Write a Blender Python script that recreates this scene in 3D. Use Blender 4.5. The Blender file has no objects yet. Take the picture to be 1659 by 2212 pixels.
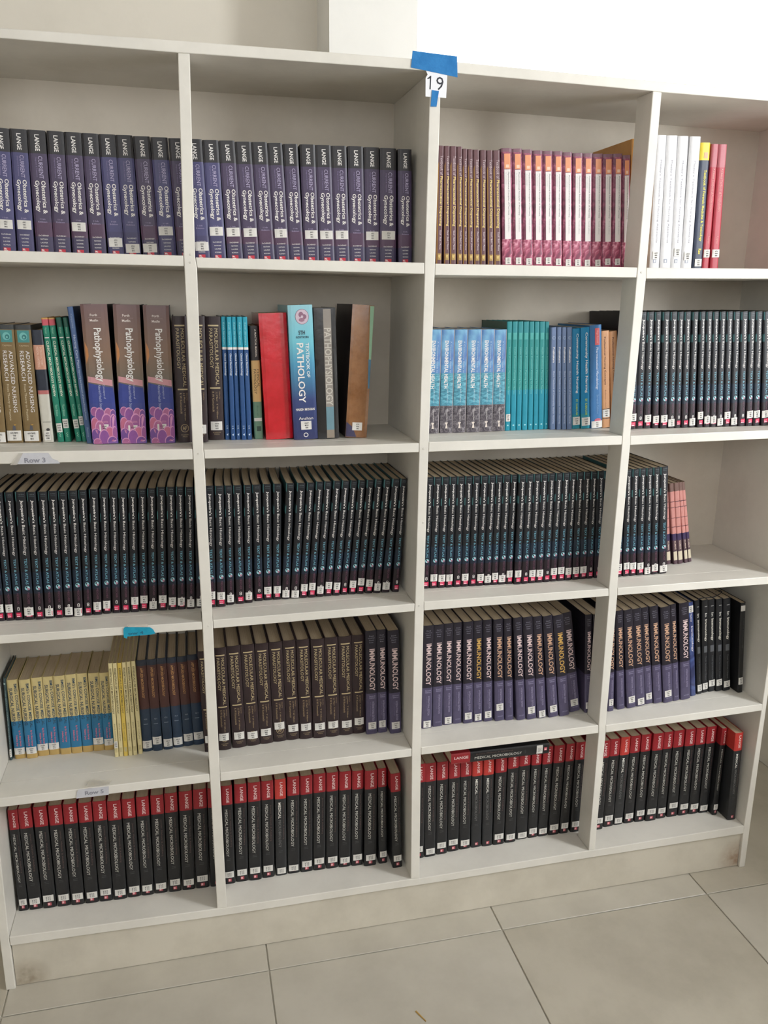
import bpy, bmesh, math, random
from mathutils import Vector, Matrix
random.seed(7)
scene = bpy.context.scene
C = scene.collection

# ------------------------------------------------------------------ camera
W_, H_ = 1659, 2212
cd = bpy.data.cameras.new('camera'); cam = bpy.data.objects.new('camera', cd); C.objects.link(cam)
yaw, pitch, roll, FPX = 0.238413, 0.252897, 0.012314, 1769.23
fwd = Vector((math.sin(yaw)*math.cos(pitch), math.cos(yaw)*math.cos(pitch), -math.sin(pitch)))
rt0 = Vector((math.cos(yaw), -math.sin(yaw), 0)); up0 = rt0.cross(fwd)
rt = math.cos(roll)*rt0 + math.sin(roll)*up0
up = -math.sin(roll)*rt0 + math.cos(roll)*up0
M = Matrix((rt, up, -fwd)).transposed().to_4x4(); M.translation = Vector((0.457085, -1.760404, 1.597895))
cam.matrix_world = M
cd.sensor_fit = 'VERTICAL'; cd.sensor_height = 36.0; cd.lens = 36.0*FPX/H_
cd.clip_start = 0.05; cd.clip_end = 60
scene.camera = cam

# ------------------------------------------------------------------ light
w = bpy.data.worlds.new('world'); scene.world = w; w.use_nodes = True
bg = w.node_tree.nodes['Background']
bg.inputs['Color'].default_value = (0.955, 0.975, 1.0, 1); bg.inputs['Strength'].default_value = 2.3
def area(name, loc, target, sx, sy, power, col):
    l = bpy.data.lights.new(name, 'AREA'); l.shape = 'RECTANGLE'; l.size = sx; l.size_y = sy
    l.energy = power; l.color = col
    o = bpy.data.objects.new(name, l); C.objects.link(o); o.location = loc
    o.rotation_euler = (Vector(target)-Vector(loc)).to_track_quat('-Z', 'Y').to_euler()
    return o
area('window_daylight', (3.4, -1.8, 2.15), (0.5, .2, 0.9), .4, 1.2, 44, (.95, .98, 1.0))
scene.view_settings.view_transform = 'Standard'; scene.view_settings.look = 'None'
scene.view_settings.exposure = 0.46; scene.view_settings.gamma = 1.0
scene.view_settings.use_curve_mapping = False

# ------------------------------------------------------------------ materials
def lin(c):
    f = lambda v: (v/12.92 if v <= .04045 else ((v+.055)/1.055)**2.4)
    return tuple(f(x/255.0) for x in c) + (1.0,)
MATS = {}
def mat(name, c, rough=.5, spec=.5, noise=0, nscale=20, bump=0, bscale=60, coat=0, stretch=None, metallic=0, c2=None):
    if name in MATS: return MATS[name]
    m = bpy.data.materials.new(name); m.use_nodes = True; nt = m.node_tree
    p = nt.nodes['Principled BSDF']
    p.inputs['Base Color'].default_value = lin(c); p.inputs['Roughness'].default_value = rough
    p.inputs['Specular IOR Level'].default_value = spec; p.inputs['Metallic'].default_value = metallic
    if coat: p.inputs['Coat Weight'].default_value = coat; p.inputs['Coat Roughness'].default_value = .12
    if noise or bump:
        tc = nt.nodes.new('ShaderNodeTexCoord'); src = tc.outputs['Object']
        if stretch:
            mp = nt.nodes.new('ShaderNodeMapping'); mp.inputs['Scale'].default_value = stretch
            nt.links.new(src, mp.inputs['Vector']); src = mp.outputs['Vector']
        if noise:
            n = nt.nodes.new('ShaderNodeTexNoise'); n.inputs['Scale'].default_value = nscale; n.inputs['Detail'].default_value = 5
            n.inputs['Roughness'].default_value = .65
            nt.links.new(src, n.inputs['Vector'])
            r = nt.nodes.new('ShaderNodeValToRGB'); a = lin(c2 if c2 else [max(0, x-noise) for x in c]); b = lin(c)
            r.color_ramp.elements[0].color = a; r.color_ramp.elements[1].color = b
            r.color_ramp.elements[0].position = .36; r.color_ramp.elements[1].position = .6
            nt.links.new(n.outputs['Fac'], r.inputs['Fac']); nt.links.new(r.outputs['Color'], p.inputs['Base Color'])
        if bump:
            n2 = nt.nodes.new('ShaderNodeTexNoise'); n2.inputs['Scale'].default_value = bscale; n2.inputs['Detail'].default_value = 4
            nt.links.new(src, n2.inputs['Vector'])
            bp = nt.nodes.new('ShaderNodeBump'); bp.inputs['Strength'].default_value = bump; bp.inputs['Distance'].default_value = .004
            nt.links.new(n2.outputs['Fac'], bp.inputs['Height']); nt.links.new(bp.outputs['Normal'], p.inputs['Normal'])
    MATS[name] = m; return m
def gradmat(name, stops, rough=.4, spec=.5, axis='Z', span=1.0, coat=0):
    """printed colour gradient along the spine; stops = (height above the foot in metres, colour)"""
    if name in MATS: return MATS[name]
    m = bpy.data.materials.new(name); m.use_nodes = True; nt = m.node_tree; p = nt.nodes['Principled BSDF']
    p.inputs['Roughness'].default_value = rough; p.inputs['Specular IOR Level'].default_value = spec
    tc = nt.nodes.new('ShaderNodeTexCoord'); sx = nt.nodes.new('ShaderNodeSeparateXYZ'); nt.links.new(tc.outputs['Object'], sx.inputs[0])
    mr = nt.nodes.new('ShaderNodeMapRange'); mr.inputs['From Max'].default_value = span; nt.links.new(sx.outputs['Z'], mr.inputs['Value'])
    r = nt.nodes.new('ShaderNodeValToRGB'); el = r.color_ramp.elements
    while len(el) < len(stops): el.new(.5)
    for e, (z, c) in zip(el, stops): e.position = z/span; e.color = lin(c)
    nt.links.new(mr.outputs[0], r.inputs['Fac']); nt.links.new(r.outputs['Color'], p.inputs['Base Color'])
    MATS[name] = m; return m

# ------------------------------------------------------------------ mesh helpers
def mesh_from(name, V, F, mats, idx=None, smooth=False):
    me = bpy.data.meshes.new(name); me.from_pydata(V, [], F)
    for m in mats: me.materials.append(m)
    if idx:
        me.polygons.foreach_set('material_index', idx)
    if smooth: me.polygons.foreach_set('use_smooth', [True]*len(me.polygons))
    me.update(); return me
def obj(name, me, parent=None, loc=None):
    o = bpy.data.objects.new(name, me); C.objects.link(o)
    if parent: o.parent = parent
    if loc: o.location = loc
    return o
def box_vf(x0, x1, y0, y1, z0, z1):
    V = [(x0,y0,z0),(x1,y0,z0),(x1,y1,z0),(x0,y1,z0),(x0,y0,z1),(x1,y0,z1),(x1,y1,z1),(x0,y1,z1)]
    F = [(0,3,2,1),(4,5,6,7),(0,1,5,4),(1,2,6,5),(2,3,7,6),(3,0,4,7)]
    return V, F
def bevel(me, wd, seg=2):
    bm = bmesh.new(); bm.from_mesh(me)
    bmesh.ops.bevel(bm, geom=list(bm.edges), offset=wd, segments=seg, profile=.5, affect='EDGES', clamp_overlap=True)
    bm.to_mesh(me); bm.free(); me.polygons.foreach_set('use_smooth', [False]*len(me.polygons)); me.update()
def box(name, b, m, parent=None, bev=.0):
    V, F = box_vf(*b); me = mesh_from(name, V, F, [m])
    if bev: bevel(me, bev)
    return obj(name, me, parent)
def prism(name, quad_front, y0, y1, m, parent=None, bev=0):
    """quad_front: (x,z) outline counter-clockwise seen from the front, extruded from y0 to y1"""
    n = len(quad_front)
    V = [(x, y0, z) for x, z in quad_front] + [(x, y1, z) for x, z in quad_front]
    F = [tuple(range(n)), tuple(range(2*n-1, n-1, -1))] + [(i, n+i, n+(i+1) % n, (i+1) % n) for i in range(n)]
    me = mesh_from(name, V, F, [m])
    if bev: bevel(me, bev)
    return obj(name, me, parent)
def empty(name, loc):
    o = bpy.data.objects.new(name, None); C.objects.link(o); o.location = loc; o.empty_display_size = .05; return o
def tag(o, label=None, cat=None, group=None, kind=None):
    if label: o['label'] = label
    if cat: o['category'] = cat
    if group: o['group'] = group
    if kind: o['kind'] = kind
    return o
_T = {}
def text_vf(s, bold=.0, spacing=1.0):
    """outline of a string, normalised so that its box is 0..1 x 0..1; returns verts, faces, aspect"""
    k = (s, bold, spacing)
    if k in _T: return _T[k]
    cu = bpy.data.curves.new('t', 'FONT'); cu.body = s; cu.size = 1; cu.resolution_u = 2; cu.offset = bold; cu.space_character = spacing
    o = bpy.data.objects.new('t', cu); C.objects.link(o)
    dg = bpy.context.evaluated_depsgraph_get()
    me = bpy.data.meshes.new_from_object(o.evaluated_get(dg))
    V = [(v.co.x, v.co.y) for v in me.vertices]; F = [tuple(p.vertices) for p in me.polygons]
    bpy.data.objects.remove(o); bpy.data.curves.remove(cu); bpy.data.meshes.remove(me)
    x0 = min(v[0] for v in V); x1 = max(v[0] for v in V); y0 = min(v[1] for v in V); y1 = max(v[1] for v in V)
    V = [((x-x0)/(x1-x0), (y-y0)/(y1-y0)) for x, y in V]
    _T[k] = (V, F, (x1-x0)/(y1-y0)); return _T[k]

# ------------------------------------------------------------------ books: one prototype per kind
PAPER = mat('page_paper', (196, 178, 152), .9, .2, noise=30, nscale=9, stretch=(260, 1, 1))
PAPERW = mat('page_paper_pale', (205, 192, 170), .9, .2, noise=26, nscale=9, stretch=(260, 1, 1))
LABEL = mat('label_paper', (226, 223, 217), .55, .3, noise=14, nscale=60)
LABELINK = mat('label_ink', (62, 60, 62), .6)
def marble(name, a, b, c, sc=45, stretch=(1, 1, 1), rough=.4):
    if name in MATS: return MATS[name]
    m = mat(name, a, rough); nt = m.node_tree; p = nt.nodes['Principled BSDF']
    tc = nt.nodes.new('ShaderNodeTexCoord'); mp = nt.nodes.new('ShaderNodeMapping'); mp.inputs['Scale'].default_value = stretch
    mp.inputs['Rotation'].default_value = (0, .6, 0)
    nt.links.new(tc.outputs['Object'], mp.inputs['Vector'])
    n = nt.nodes.new('ShaderNodeTexNoise'); n.inputs['Scale'].default_value = sc; n.inputs['Detail'].default_value = 6
    n.inputs['Distortion'].default_value = 1.2; nt.links.new(mp.outputs['Vector'], n.inputs['Vector'])
    r = nt.nodes.new('ShaderNodeValToRGB'); e = r.color_ramp.elements; e.new(.5)
    for k, (q, col) in enumerate(((.36, a), (.5, b), (.66, c))): e[k].position = q; e[k].color = lin(col)
    nt.links.new(n.outputs['Fac'], r.inputs['Fac']); nt.links.new(r.outputs['Color'], p.inputs['Base Color'])
    return m
def cm(c):
    """a printed colour -> slightly worn laminated material"""
    if not isinstance(c, tuple): return c
    return mat('print_%d_%d_%d' % c, c, .42, .45, noise=6, nscale=35)
WHT = (236, 232, 228)
K = {}
def kind(name, W, H, D, desc, bands, text=(), hard=False, sticker=None, side=None, page=None, noun='textbook'):
    K[name] = dict(W=W, H=H, D=D, desc=desc, bands=bands, text=text, hard=hard, sticker=sticker, side=side, page=page or PAPER, noun=noun)

LOGO = ('p', (196, 42, 62), [(-.22, .962), (.2, .962), (.2, .998), (-.22, .998)])
kind('obgyn', .0335, .2328, .200, 'purple gynecology book with black top',
     [(.185, (44, 42, 45)), (.74, (72, 60, 88)), (.86, (84, 58, 84)), (1, (66, 58, 88))],
     [('v', 'LANGE', WHT, .035, .165, .02, .26, 1), ('v', 'CURRENT', (186, 176, 206), .205, .385, .12, .24, 0),
      ('v', 'Diagnosis & Treatment', (132, 120, 158), .215, .375, -.13, .1, 0),
      ('v', 'Obstetrics &', WHT, .402, .672, .2, .25, 1), ('v', 'Gynecology', WHT, .402, .658, -.18, .31, 1),
      ('h', '11th', (170, 158, 190), .716, .012, 0, .3, 0), ('h', 'Edition', (170, 158, 190), .738, .012, 0, .5, 0),
      ('h', 'DeCHERNEY', WHT, .852, .011, 0, .58, 0), ('h', 'NATHAN', WHT, .882, .011, 0, .42, 0), ('h', 'LAUFER', WHT, .911, .011, 0, .4, 0), ('h', 'ROMAN', WHT, .94, .011, 0, .4, 0),
      LOGO, ('h', 'Mc', WHT, .973, .016, -.1, .16, 1), ('p', WHT, [(-.18, .985), (.04, .985), (.04, .996), (-.18, .996)])],
     sticker=(.84, .0175, 'h', ('618.2', 'DEC', '2013')))
K['obgyn_blue'] = dict(K['obgyn']); K['obgyn_blue'].update(bands=[(.185, (44, 42, 45)), (.8, (74, 72, 114)), (1, (70, 66, 104))], desc='bluish purple gynecology book with black top')
GOLD = (206, 172, 96)
kind('dispensing', .0150, .245, .200, 'slim brown and gold pharmacy dispensing book', [(1, (104, 72, 76))],
     [('p', (172, 128, 64), [(-.46, .16), (-.3, .13), (-.3, 1), (-.46, 1)]),
      ('v', 'Textbook of', (206, 186, 190), .08, .24, .14, .42, 0), ('v', 'Pharmaceutical Dispensing', (232, 206, 128), .25, .665, .1, .5, 1),
      ('v', 'Gaud | Bath | Manna', (224, 208, 214), .70, .865, .1, .34, 0),
      ('p', (176, 144, 84), [(-.24, .9), (.36, .9), (.36, .955), (-.24, .955)]),
      ('p', (214, 188, 120), [(-.14, .912), (.22, .912), (.1, .94), (-.14, .93)])])
MAG = marble('marble_magenta', (122, 52, 78), (168, 78, 104), (214, 150, 168), 60, (1, 1, 1))
MAGD = marble('marble_magenta_dark', (96, 40, 62), (128, 56, 82), (170, 96, 122), 60, (1, 1, 1))
kind('pharmacy', .0246, .2495, .200, 'magenta marbled pharmacy book with orange and white panel',
     [(.03, (124, 88, 100)), (.765, MAGD), (1, MAG)],
     [('p', (226, 152, 112), [(-.26, .045), (.32, .045), (.32, .17), (-.26, .17)]), ('p', (240, 202, 178), [(-.1, .135), (.2, .135), (.2, .16), (-.1, .16)]),
      ('p', (228, 222, 220), [(-.26, .175), (.32, .175), (.32, .765), (-.26, .765)]),
      ('v', 'Physicochemical Principles of Pharmacy', (112, 106, 110), .195, .56, .13, .16, 1), ('v', 'An introduction', (186, 180, 182), .2, .3, -.1, .12, 0),
      ('v', 'Fourth edition', (176, 170, 172), .585, .70, .13, .14, 0)],
     sticker=(.55, .0145, 'h', ('615.1', 'FLO', '2006')))
kind('orange', .016, .285, .190, 'tall orange covered book half hidden behind the post', [(1, (206, 150, 78))])
kind('nursing_assistant', .0278, .2957, .200, 'white nursing assistant textbook with grey lettering', [(1, mat('white_cover', (212, 211, 212), .3, .5, noise=10, nscale=25))],
     [('v', "Mosby's Textbook for Nursing Assistants", (158, 156, 166), .18, .80, .05, .22, 0), ('p', (150, 156, 170), [(-.2, .925), (.1, .925), (.1, .955), (-.2, .955)]), ('p', (222, 221, 221), [(-.12, .932), (.02, .932), (.02, .95), (-.12, .95)])],
     sticker=(.62, .0185, 'h', ('610.73', 'MOS', '2004')), page=PAPERW)
kind('forensic', .0256, .2838, .195, 'navy forensic medicine book with yellow top band',
     [(.135, (226, 202, 56)), (1, (44, 54, 76))],
     [('p', (206, 160, 120), [(-.1, .075), (.3, .075), (.3, .12), (-.1, .12)]), ('v', 'Textbook of Forensic Medicine & Toxicology', (226, 212, 62), .21, .775, .1, .34, 1), ('v', 'Rao', (226, 212, 62), .835, .88, .1, .3, 1)],
     sticker=(.72, .017, 'h', ('614.1', 'RAO', '2010')))
kind('red_slim', .0212, .282, .190, 'crimson slim book with pink lettering', [(.18, (176, 92, 100)), (1, (172, 44, 60))],
     [('v', 'A Clinical', (226, 160, 150), .19, .27, .05, .26, 0), ('v', 'Textbook of Prosthodontics', (222, 138, 132), .28, .53, .05, .36, 0), ('v', 'Rangarajan', (222, 138, 132), .73, .79, .05, .3, 0)],
     sticker=(.9, .0185, 'h', ('617.6', 'RAN', '2010')))
# second shelf
kind('nursing_research', .0333, .2464, .190, 'olive brown advanced nursing research book with teal square',
     [(.04, (56, 58, 58)), (1, (126, 104, 66))],
     [('p', (66, 140, 138), [(-.34, .045), (.38, .045), (.38, .145), (-.34, .145)]), ('e', (112, 180, 176), .02, .095, .24, .033), ('e', (46, 116, 118), .07, .1, .14, .02), ('e', (120, 186, 178), .05, .103, .06, .009),
      ('h', 'TAPPEN', (196, 176, 140), .172, .013, .0, .56, 0), ('v', 'ADVANCED NURSING', WHT, .215, .735, .2, .24, 0), ('v', 'RESEARCH', WHT, .215, .465, -.17, .24, 0),
      ('v', 'From Theory to Practice', (216, 202, 170), .495, .805, -.17, .17, 0), ('p', (84, 84, 92), [(-.06, .85), (.08, .85), (.12, .89), (-.1, .89)]), ('p', (204, 160, 70), [(.04, .838), (.18, .843), (.04, .85)])],
     sticker=(.9, .0215, 'h', ('610.73072', 'TAP', '2011')))
kind('statistics', .0214, .2369, .180, 'navy, salmon and white medical statistics book',
     [(.13, (40, 46, 60)), (.345, (206, 152, 128)), (.53, (36, 42, 56)), (.565, (188, 110, 108)), (1, (206, 202, 190))],
     [('v', 'INTRODUCTORY', (232, 206, 186), .15, .31, .18, .2, 0), ('v', 'MEDICAL STATISTICS', (232, 206, 186), .145, .325, -.12, .2, 0), ('h', 'R F MOULD', (90, 88, 86), .815, .008, .05, .7, 0),
      ('e', (66, 62, 64), .1, .885, .17, .014)],
     sticker=(.6, .0205, 'h', ('610', 'MOU', '1998')))
kind('micro_review', .0122, .2632, .185, 'slim green microbiology review book',
     [(.075, (34, 96, 80)), (1, (26, 128, 104))],
     [('v', 'Warinner', (150, 206, 180), .075, .125, 0, .3, 0), ('p', WHT, [(-.34, .152), (.34, .152), (.34, .16), (-.34, .16)]), ('v', 'CLINICAL MICROBIOLOGY REVIEW', (226, 232, 214), .18, .625, 0, .38, 1), ('v', 'Third Edition', (160, 214, 190), .69, .785, 0, .36, 0), ('v', 'W', (160, 214, 190), .92, .96, 0, .3, 0)],
     sticker=(.9, .0195, 'h', ('616.01', 'WAR', '1998')))
K['micro_review_pink'] = dict(K['micro_review']); K['micro_review_pink'].update(bands=[(.012, (206, 160, 90)), (.06, (206, 92, 104)), (1, (26, 128, 104))], desc='slim green microbiology review book with pink top')
kind('blue_slim', .0114, .2864, .200, 'tall slim slate blue nursing care book', [(1, (74, 98, 140))],
     [('v', 'Carpenito', (150, 168, 198), .05, .15, 0, .34, 0), ('v', 'Nursing Care Plans', (186, 196, 216), .2, .44, 0, .5, 0), ('v', 'Improving the Evaluation of Clinical Nursing Practice', (176, 190, 214), .45, .82, 0, .36, 0), ('v', 'Prentice', (150, 168, 198), .88, .95, 0, .34, 0)])
PATH = gradmat('patho_print', [(0, (70, 78, 150)), (.108, (56, 68, 140)), (.128, (112, 104, 92)), (.19, (132, 104, 84)), (.2925, (112, 84, 84))], .3, .5, span=.2925)
PU = [(158, 92, 150), (142, 84, 152), (176, 104, 148), (120, 80, 150), (196, 110, 140)]
def bact():
    L = []
    for i, (x, z, rx, rz) in enumerate(((-.32, .76, .15, .035), (-.12, .79, .19, .06), (.2, .785, .17, .05), (.38, .79, .12, .045), (-.34, .86, .17, .06), (.12, .85, .22, .075), (.38, .85, .14, .07), (-.16, .88, .19, .055), (-.33, .93, .2, .05),
                                        (.2, .93, .2, .06), (.4, .92, .1, .05), (-.02, .95, .2, .06), (-.3, .985, .16, .03), (.28, .982, .2, .04))):
        L += [('e', (214, 150, 190), x, z, rx, rz), ('e', PU[i % 5], x+.012, z+.004, rx*.92, rz*.92)]
    return L
kind('pathophysiology', .0540, .2925, .210, 'thick brown and blue pathophysiology volume', [(1, PATH)],
     [('p', (196, 134, 84), [(-.46, .26), (-.36, .31), (-.35, .36), (-.46, .42)]),
      ('p', (56, 70, 146), [(-.46, .553), (.46, .592), (.46, .7), (-.46, .7)]), ('p', (206, 150, 156), [(-.46, .505), (.46, .535), (.46, .58), (-.46, .545)])] + bact() +
     [('h', 'Porth', (226, 214, 208), .075, .017, -.03, .27, 1), ('p', (160, 140, 136), [(-.24, .0925), (.24, .0925), (.24, .094), (-.24, .094)]), ('h', 'Matfin', (226, 214, 208), .112, .017, -.03, .31, 1),
      ('v', 'Pathophysiology', WHT, .165, .545, .02, .36, 1), ('v', 'Concepts of', (176, 184, 214), .565, .67, .12, .1, 0), ('v', 'Altered Health States', (176, 184, 214), .565, .75, -.04, .1, 0),
      ('h', 'EIGHTH EDITION', (226, 160, 180), .838, .014, 0, .34, 0)],
     sticker=(.36, .019, 'h', ('616.07', 'POR', '2009')), side=(48, 42, 48), page=PAPERW)
GLD = (196, 178, 138)
kind('parasitology', .0330, .2723, .190, 'dark brown parasitology volume with gilt lettering', [(1, (50, 36, 38))],
     [('p', GLD, [(-.34, .066), (.34, .066), (.34, .077), (-.34, .077)]), ('v', 'MOLECULAR MEDICAL', GLD, .095, .55, .17, .23, 0), ('v', 'PARASITOLOGY', GLD, .095, .41, -.17, .22, 0),
      ('p', GLD, [(-.34, .565), (.34, .565), (.34, .576), (-.34, .576)]), ('v', 'Edited by', (150, 128, 98), .6, .66, .27, .1, 0), ('v', 'J J Marr  T W Nilsen', (172, 150, 116), .6, .82, .08, .14, 0), ('v', 'R W Komuniecki', (172, 150, 116), .6, .765, -.15, .14, 0),
      ('e', (186, 166, 124), .02, .883, .28, .033), ('e', (60, 44, 46), .02, .883, .25, .0295), ('h', 'AP', (186, 166, 124), .883, .03, .02, .3, 0), ('h', 'ACADEMIC', (160, 142, 112), .936, .01, .02, .56, 0), ('h', 'PRESS', (160, 142, 112), .951, .01, .02, .34, 0)],
     hard=True, sticker=(.76, .0195, 'h', ('616.96', 'MAR', '2003')))
kind('bacteriology', .0118, .2729, .185, 'slim bacteriology book, turquoise above navy',
     [(.24, (38, 158, 182)), (.26, WHT), (1, (38, 78, 130))],
     [('v', 'Keith Struthers', (150, 214, 222), .045, .22, 0, .34, 0), ('v', 'Clinical Bacteriology', (222, 230, 238), .29, .47, .05, .44, 1), ('v', 'S R', (200, 214, 230), .88, .91, 0, .34, 0), ('p', (206, 220, 236), [(-.2, .955), (.2, .945), (.1, .965)])])
kind('clinical_pathology', .0249, .2535, .190, 'black, cream and sage clinical pathology manual',
     [(.3, (50, 44, 44)), (.665, (224, 184, 122)), (1, (112, 148, 124))],
     [('v', 'A PRACTICAL MANUAL', (232, 222, 210), .03, .27, .12, .2, 1), ('v', 'CLINICAL', (70, 56, 40), .375, .535, .23, .28, 0), ('v', 'PATHOLOGY', (70, 56, 40), .375, .595, -.14, .28, 0),
      ('v', 'Bharati', (78, 116, 96), .7, .79, .0, .2, 0), ('p', (222, 222, 214), [(-.46, .81), (.46, .81), (.46, .84), (-.46, .84)]), ('p', (60, 84, 72), [(-.2, .885), (.3, .885), (.3, .93), (-.2, .93)])])
kind('red_tome', .0624, .2808, .190, 'thick plain red wrapped volume', [(1, mat('red_wrap', (206, 24, 42), .22, .6, noise=20, nscale=18, bump=.25, bscale=30, coat=.6))], hard=False)
PTH = gradmat('pathology_print', [(0, (48, 54, 98)), (.09, (56, 70, 120)), (.17, (76, 150, 186)), (.22, (112, 192, 208)), (.2988, (146, 200, 212))], .3, .5, span=.2988)
kind('pathology', .0545, .2988, .200, 'thick teal to navy pathology textbook with round emblem', [(1, PTH)],
     [('e', (132, 98, 122), .06, .085, .28, .056), ('e', (206, 186, 200), .06, .085, .265, .053), ('e', (146, 106, 128), .02, .07, .1, .02), ('e', (146, 106, 128), .14, .085, .1, .018), ('e', (160, 120, 140), .04, .108, .12, .014), ('e', (206, 186, 200), .06, .085, .05, .01),
      ('h', '5TH', (34, 46, 60), .2, .03, .02, .26, 1), ('h', 'EDITION', (34, 46, 60), .233, .016, .04, .5, 1), ('v', 'TEXTBOOK OF', (226, 236, 238), .275, .53, .22, .14, 1), ('v', 'PATHOLOGY', WHT, .275, .72, -.08, .28, 1),
      ('h', 'HARSH MOHAN', WHT, .77, .019, .02, .78, 1), ('h', 'Anshan', WHT, .838, .022, .03, .6, 0), ('e', WHT, .0, .965, .1, .017), ('e', (48, 54, 98), .0, .965, .07, .012)],
     sticker=(.44, .0195, 'h', ('616.07', 'MOH', '2005')))
BLK = mat('black_tape', (36, 35, 37), .25, .5, noise=8, nscale=20, bump=.3, bscale=25, coat=.4)
kind('black_taped', .0470, .2935, .195, 'black taped volume with a grey strip of old title', [(1, BLK)],
     [('p', (150, 142, 134), [(-.08, .01), (.28, .01), (.28, .75), (-.08, .75)]), ('p', (112, 146, 158), [(-.08, .75), (.28, .75), (.28, .93), (-.08, .93)]), ('p', (150, 138, 124), [(-.08, .93), (.28, .93), (.28, .995), (-.08, .995)]),
      ('v', 'PATHOPHYSIOLOGY', (200, 194, 184), .15, .74, .1, .32, 1)])
TAPE = mat('brown_tape', (152, 108, 72), .2, .5, noise=22, nscale=14, bump=.3, bscale=18, coat=.6)
kind('brown_taped', .0500, .2999, .195, 'worn volume bound in brown packing tape, leaning right', [(1, TAPE)],
     [('p', (150, 190, 160), [(.3, .005), (.49, .005), (.49, .4), (.38, .4)]), ('p', (84, 128, 156), [(.36, .4), (.49, .4), (.49, .62), (.42, .62)]), ('p', (66, 62, 92), [(-.49, .88), (-.2, .92), (.0, .995), (-.49, .995)])],
     sticker=(.46, .0185, 'h', ('617.6', 'RAN', '2001')), side=(54, 46, 48))
ENV1 = gradmat('env_print', [(0, (66, 60, 66)), (.066, (84, 80, 88)), (.068, (76, 144, 164)), (.14, (84, 158, 182)), (.143, (92, 134, 180)), (.2445, (78, 112, 172))], .3, .5, span=.2445)
ENVR = marble('rubble_print', (58, 52, 60), (92, 86, 92), (140, 134, 138), 130)
ENVW = marble('water_print', (62, 120, 138), (82, 152, 174), (112, 178, 194), 70, (1, 1, 2.4))
ENVS = marble('sky_print', (72, 106, 168), (92, 138, 186), (120, 172, 204), 14)
kind('env_health', .0333, .2445, .195, 'blue and grey environmental health guide', [(.415, ENVS), (.73, ENVW), (1, ENVR)],
     [('v', 'A Community Guide to', (186, 206, 226), .11, .41, .2, .16, 0), ('v', 'ENVIRONMENTAL HEALTH', WHT, .105, .56, -.12, .3, 1), ('v', 'Jeff Conant', (196, 220, 228), .57, .7, .02, .13, 0), ('v', 'Hesperian', (222, 216, 214), .765, .875, .02, .14, 0),
      ('p', (226, 214, 204), [(-.14, .895), (.12, .895), (.04, .915), (.1, .955), (-.1, .955), (-.04, .92)]), ('p', (190, 180, 180), [(.46, 0), (.5, 0), (.5, 1), (.46, 1)])], page=PAPERW)
kind('teal_slim', .0142, .2626, .190, 'slim teal community nursing book',
     [(.1, (40, 138, 144)), (.62, (40, 142, 140)), (1, (28, 142, 164))],
     [('p', (76, 168, 164), [(-.3, .1), (.3, .1), (.3, .16), (-.3, .16)]), ('v', 'Health Promotion Planning for Nurses', (128, 200, 194), .23, .66, 0, .34, 0), ('e', (166, 214, 220), 0, .95, .16, .007)],
     sticker=(.85, .018, 'h', ('610.7', 'CLA', '1998')), side=(52, 86, 78))
kind('community_slate', .0134, .2499, .185, 'slate blue community health nursing book',
     [(1, (108, 128, 164))],
     [('e', (150, 166, 190), 0, .1, .3, .016), ('e', (108, 128, 164), .04, .1, .2, .011), ('v', 'Prabhakara', WHT, .19, .34, 0, .36, 1), ('v', 'Short Textbook of Community Health Nursing', (206, 214, 232), .42, .94, 0, .36, 0)])
kind('community_bright', .0240, .2481, .190, 'bright blue community health nursing book',
     [(.85, (20, 130, 178)), (1, (36, 140, 160))],
     [('v', 'Community Health Nursing', WHT, .05, .64, .1, .36, 1), ('v', 'BY  KAMALAM', (176, 202, 96), .7, .86, .08, .26, 1)],
     sticker=(.94, .0205, 'h', ('610.73', 'KAM', '2005')))
kind('pharma_micro', .0305, .2551, .190, 'blue pharmaceutical microbiology book with red label',
     [(1, (56, 112, 164))],
     [('p', (206, 96, 100), [(-.1, .03), (.3, .03), (.3, .19), (-.1, .19)]), ('v', 'Hugo Russell', (236, 170, 166), .05, .17, .1, .2, 0), ('v', 'Pharmaceutical Microbiology', (222, 228, 238), .215, .62, .06, .26, 0), ('v', 'Seventh Edition', (120, 158, 196), .67, .86, .1, .2, 0), ('e', (196, 100, 120), .1, .925, .3, .022)],
     sticker=(.94, .017, 'h', ('615.1', 'HUG', '2004')))
kind('concepts_orange', .0242, .2416, .185, 'tan orange professional nursing concepts book', [(1, (206, 152, 108))],
     [('v', 'Professional Nursing Concepts', (116, 72, 50), .06, .55, -.1, .28, 1), ('v', 'Anderson | Hood', (150, 100, 70), .6, .79, -.08, .2, 0), ('p', (46, 42, 42), [(-.46, .8), (.46, .8), (.46, .806), (-.46, .806)]), ('p', (46, 42, 42), [(-.46, .9), (.46, .9), (.46, .906), (-.46, .906)])],
     sticker=(.9, .0195, 'h', ('610.73', 'HOO', '2003')))
kind('black_tall', .0110, .2883, .165, 'tall black book half hidden behind the post', [(1, (38, 37, 41))], [])
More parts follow.
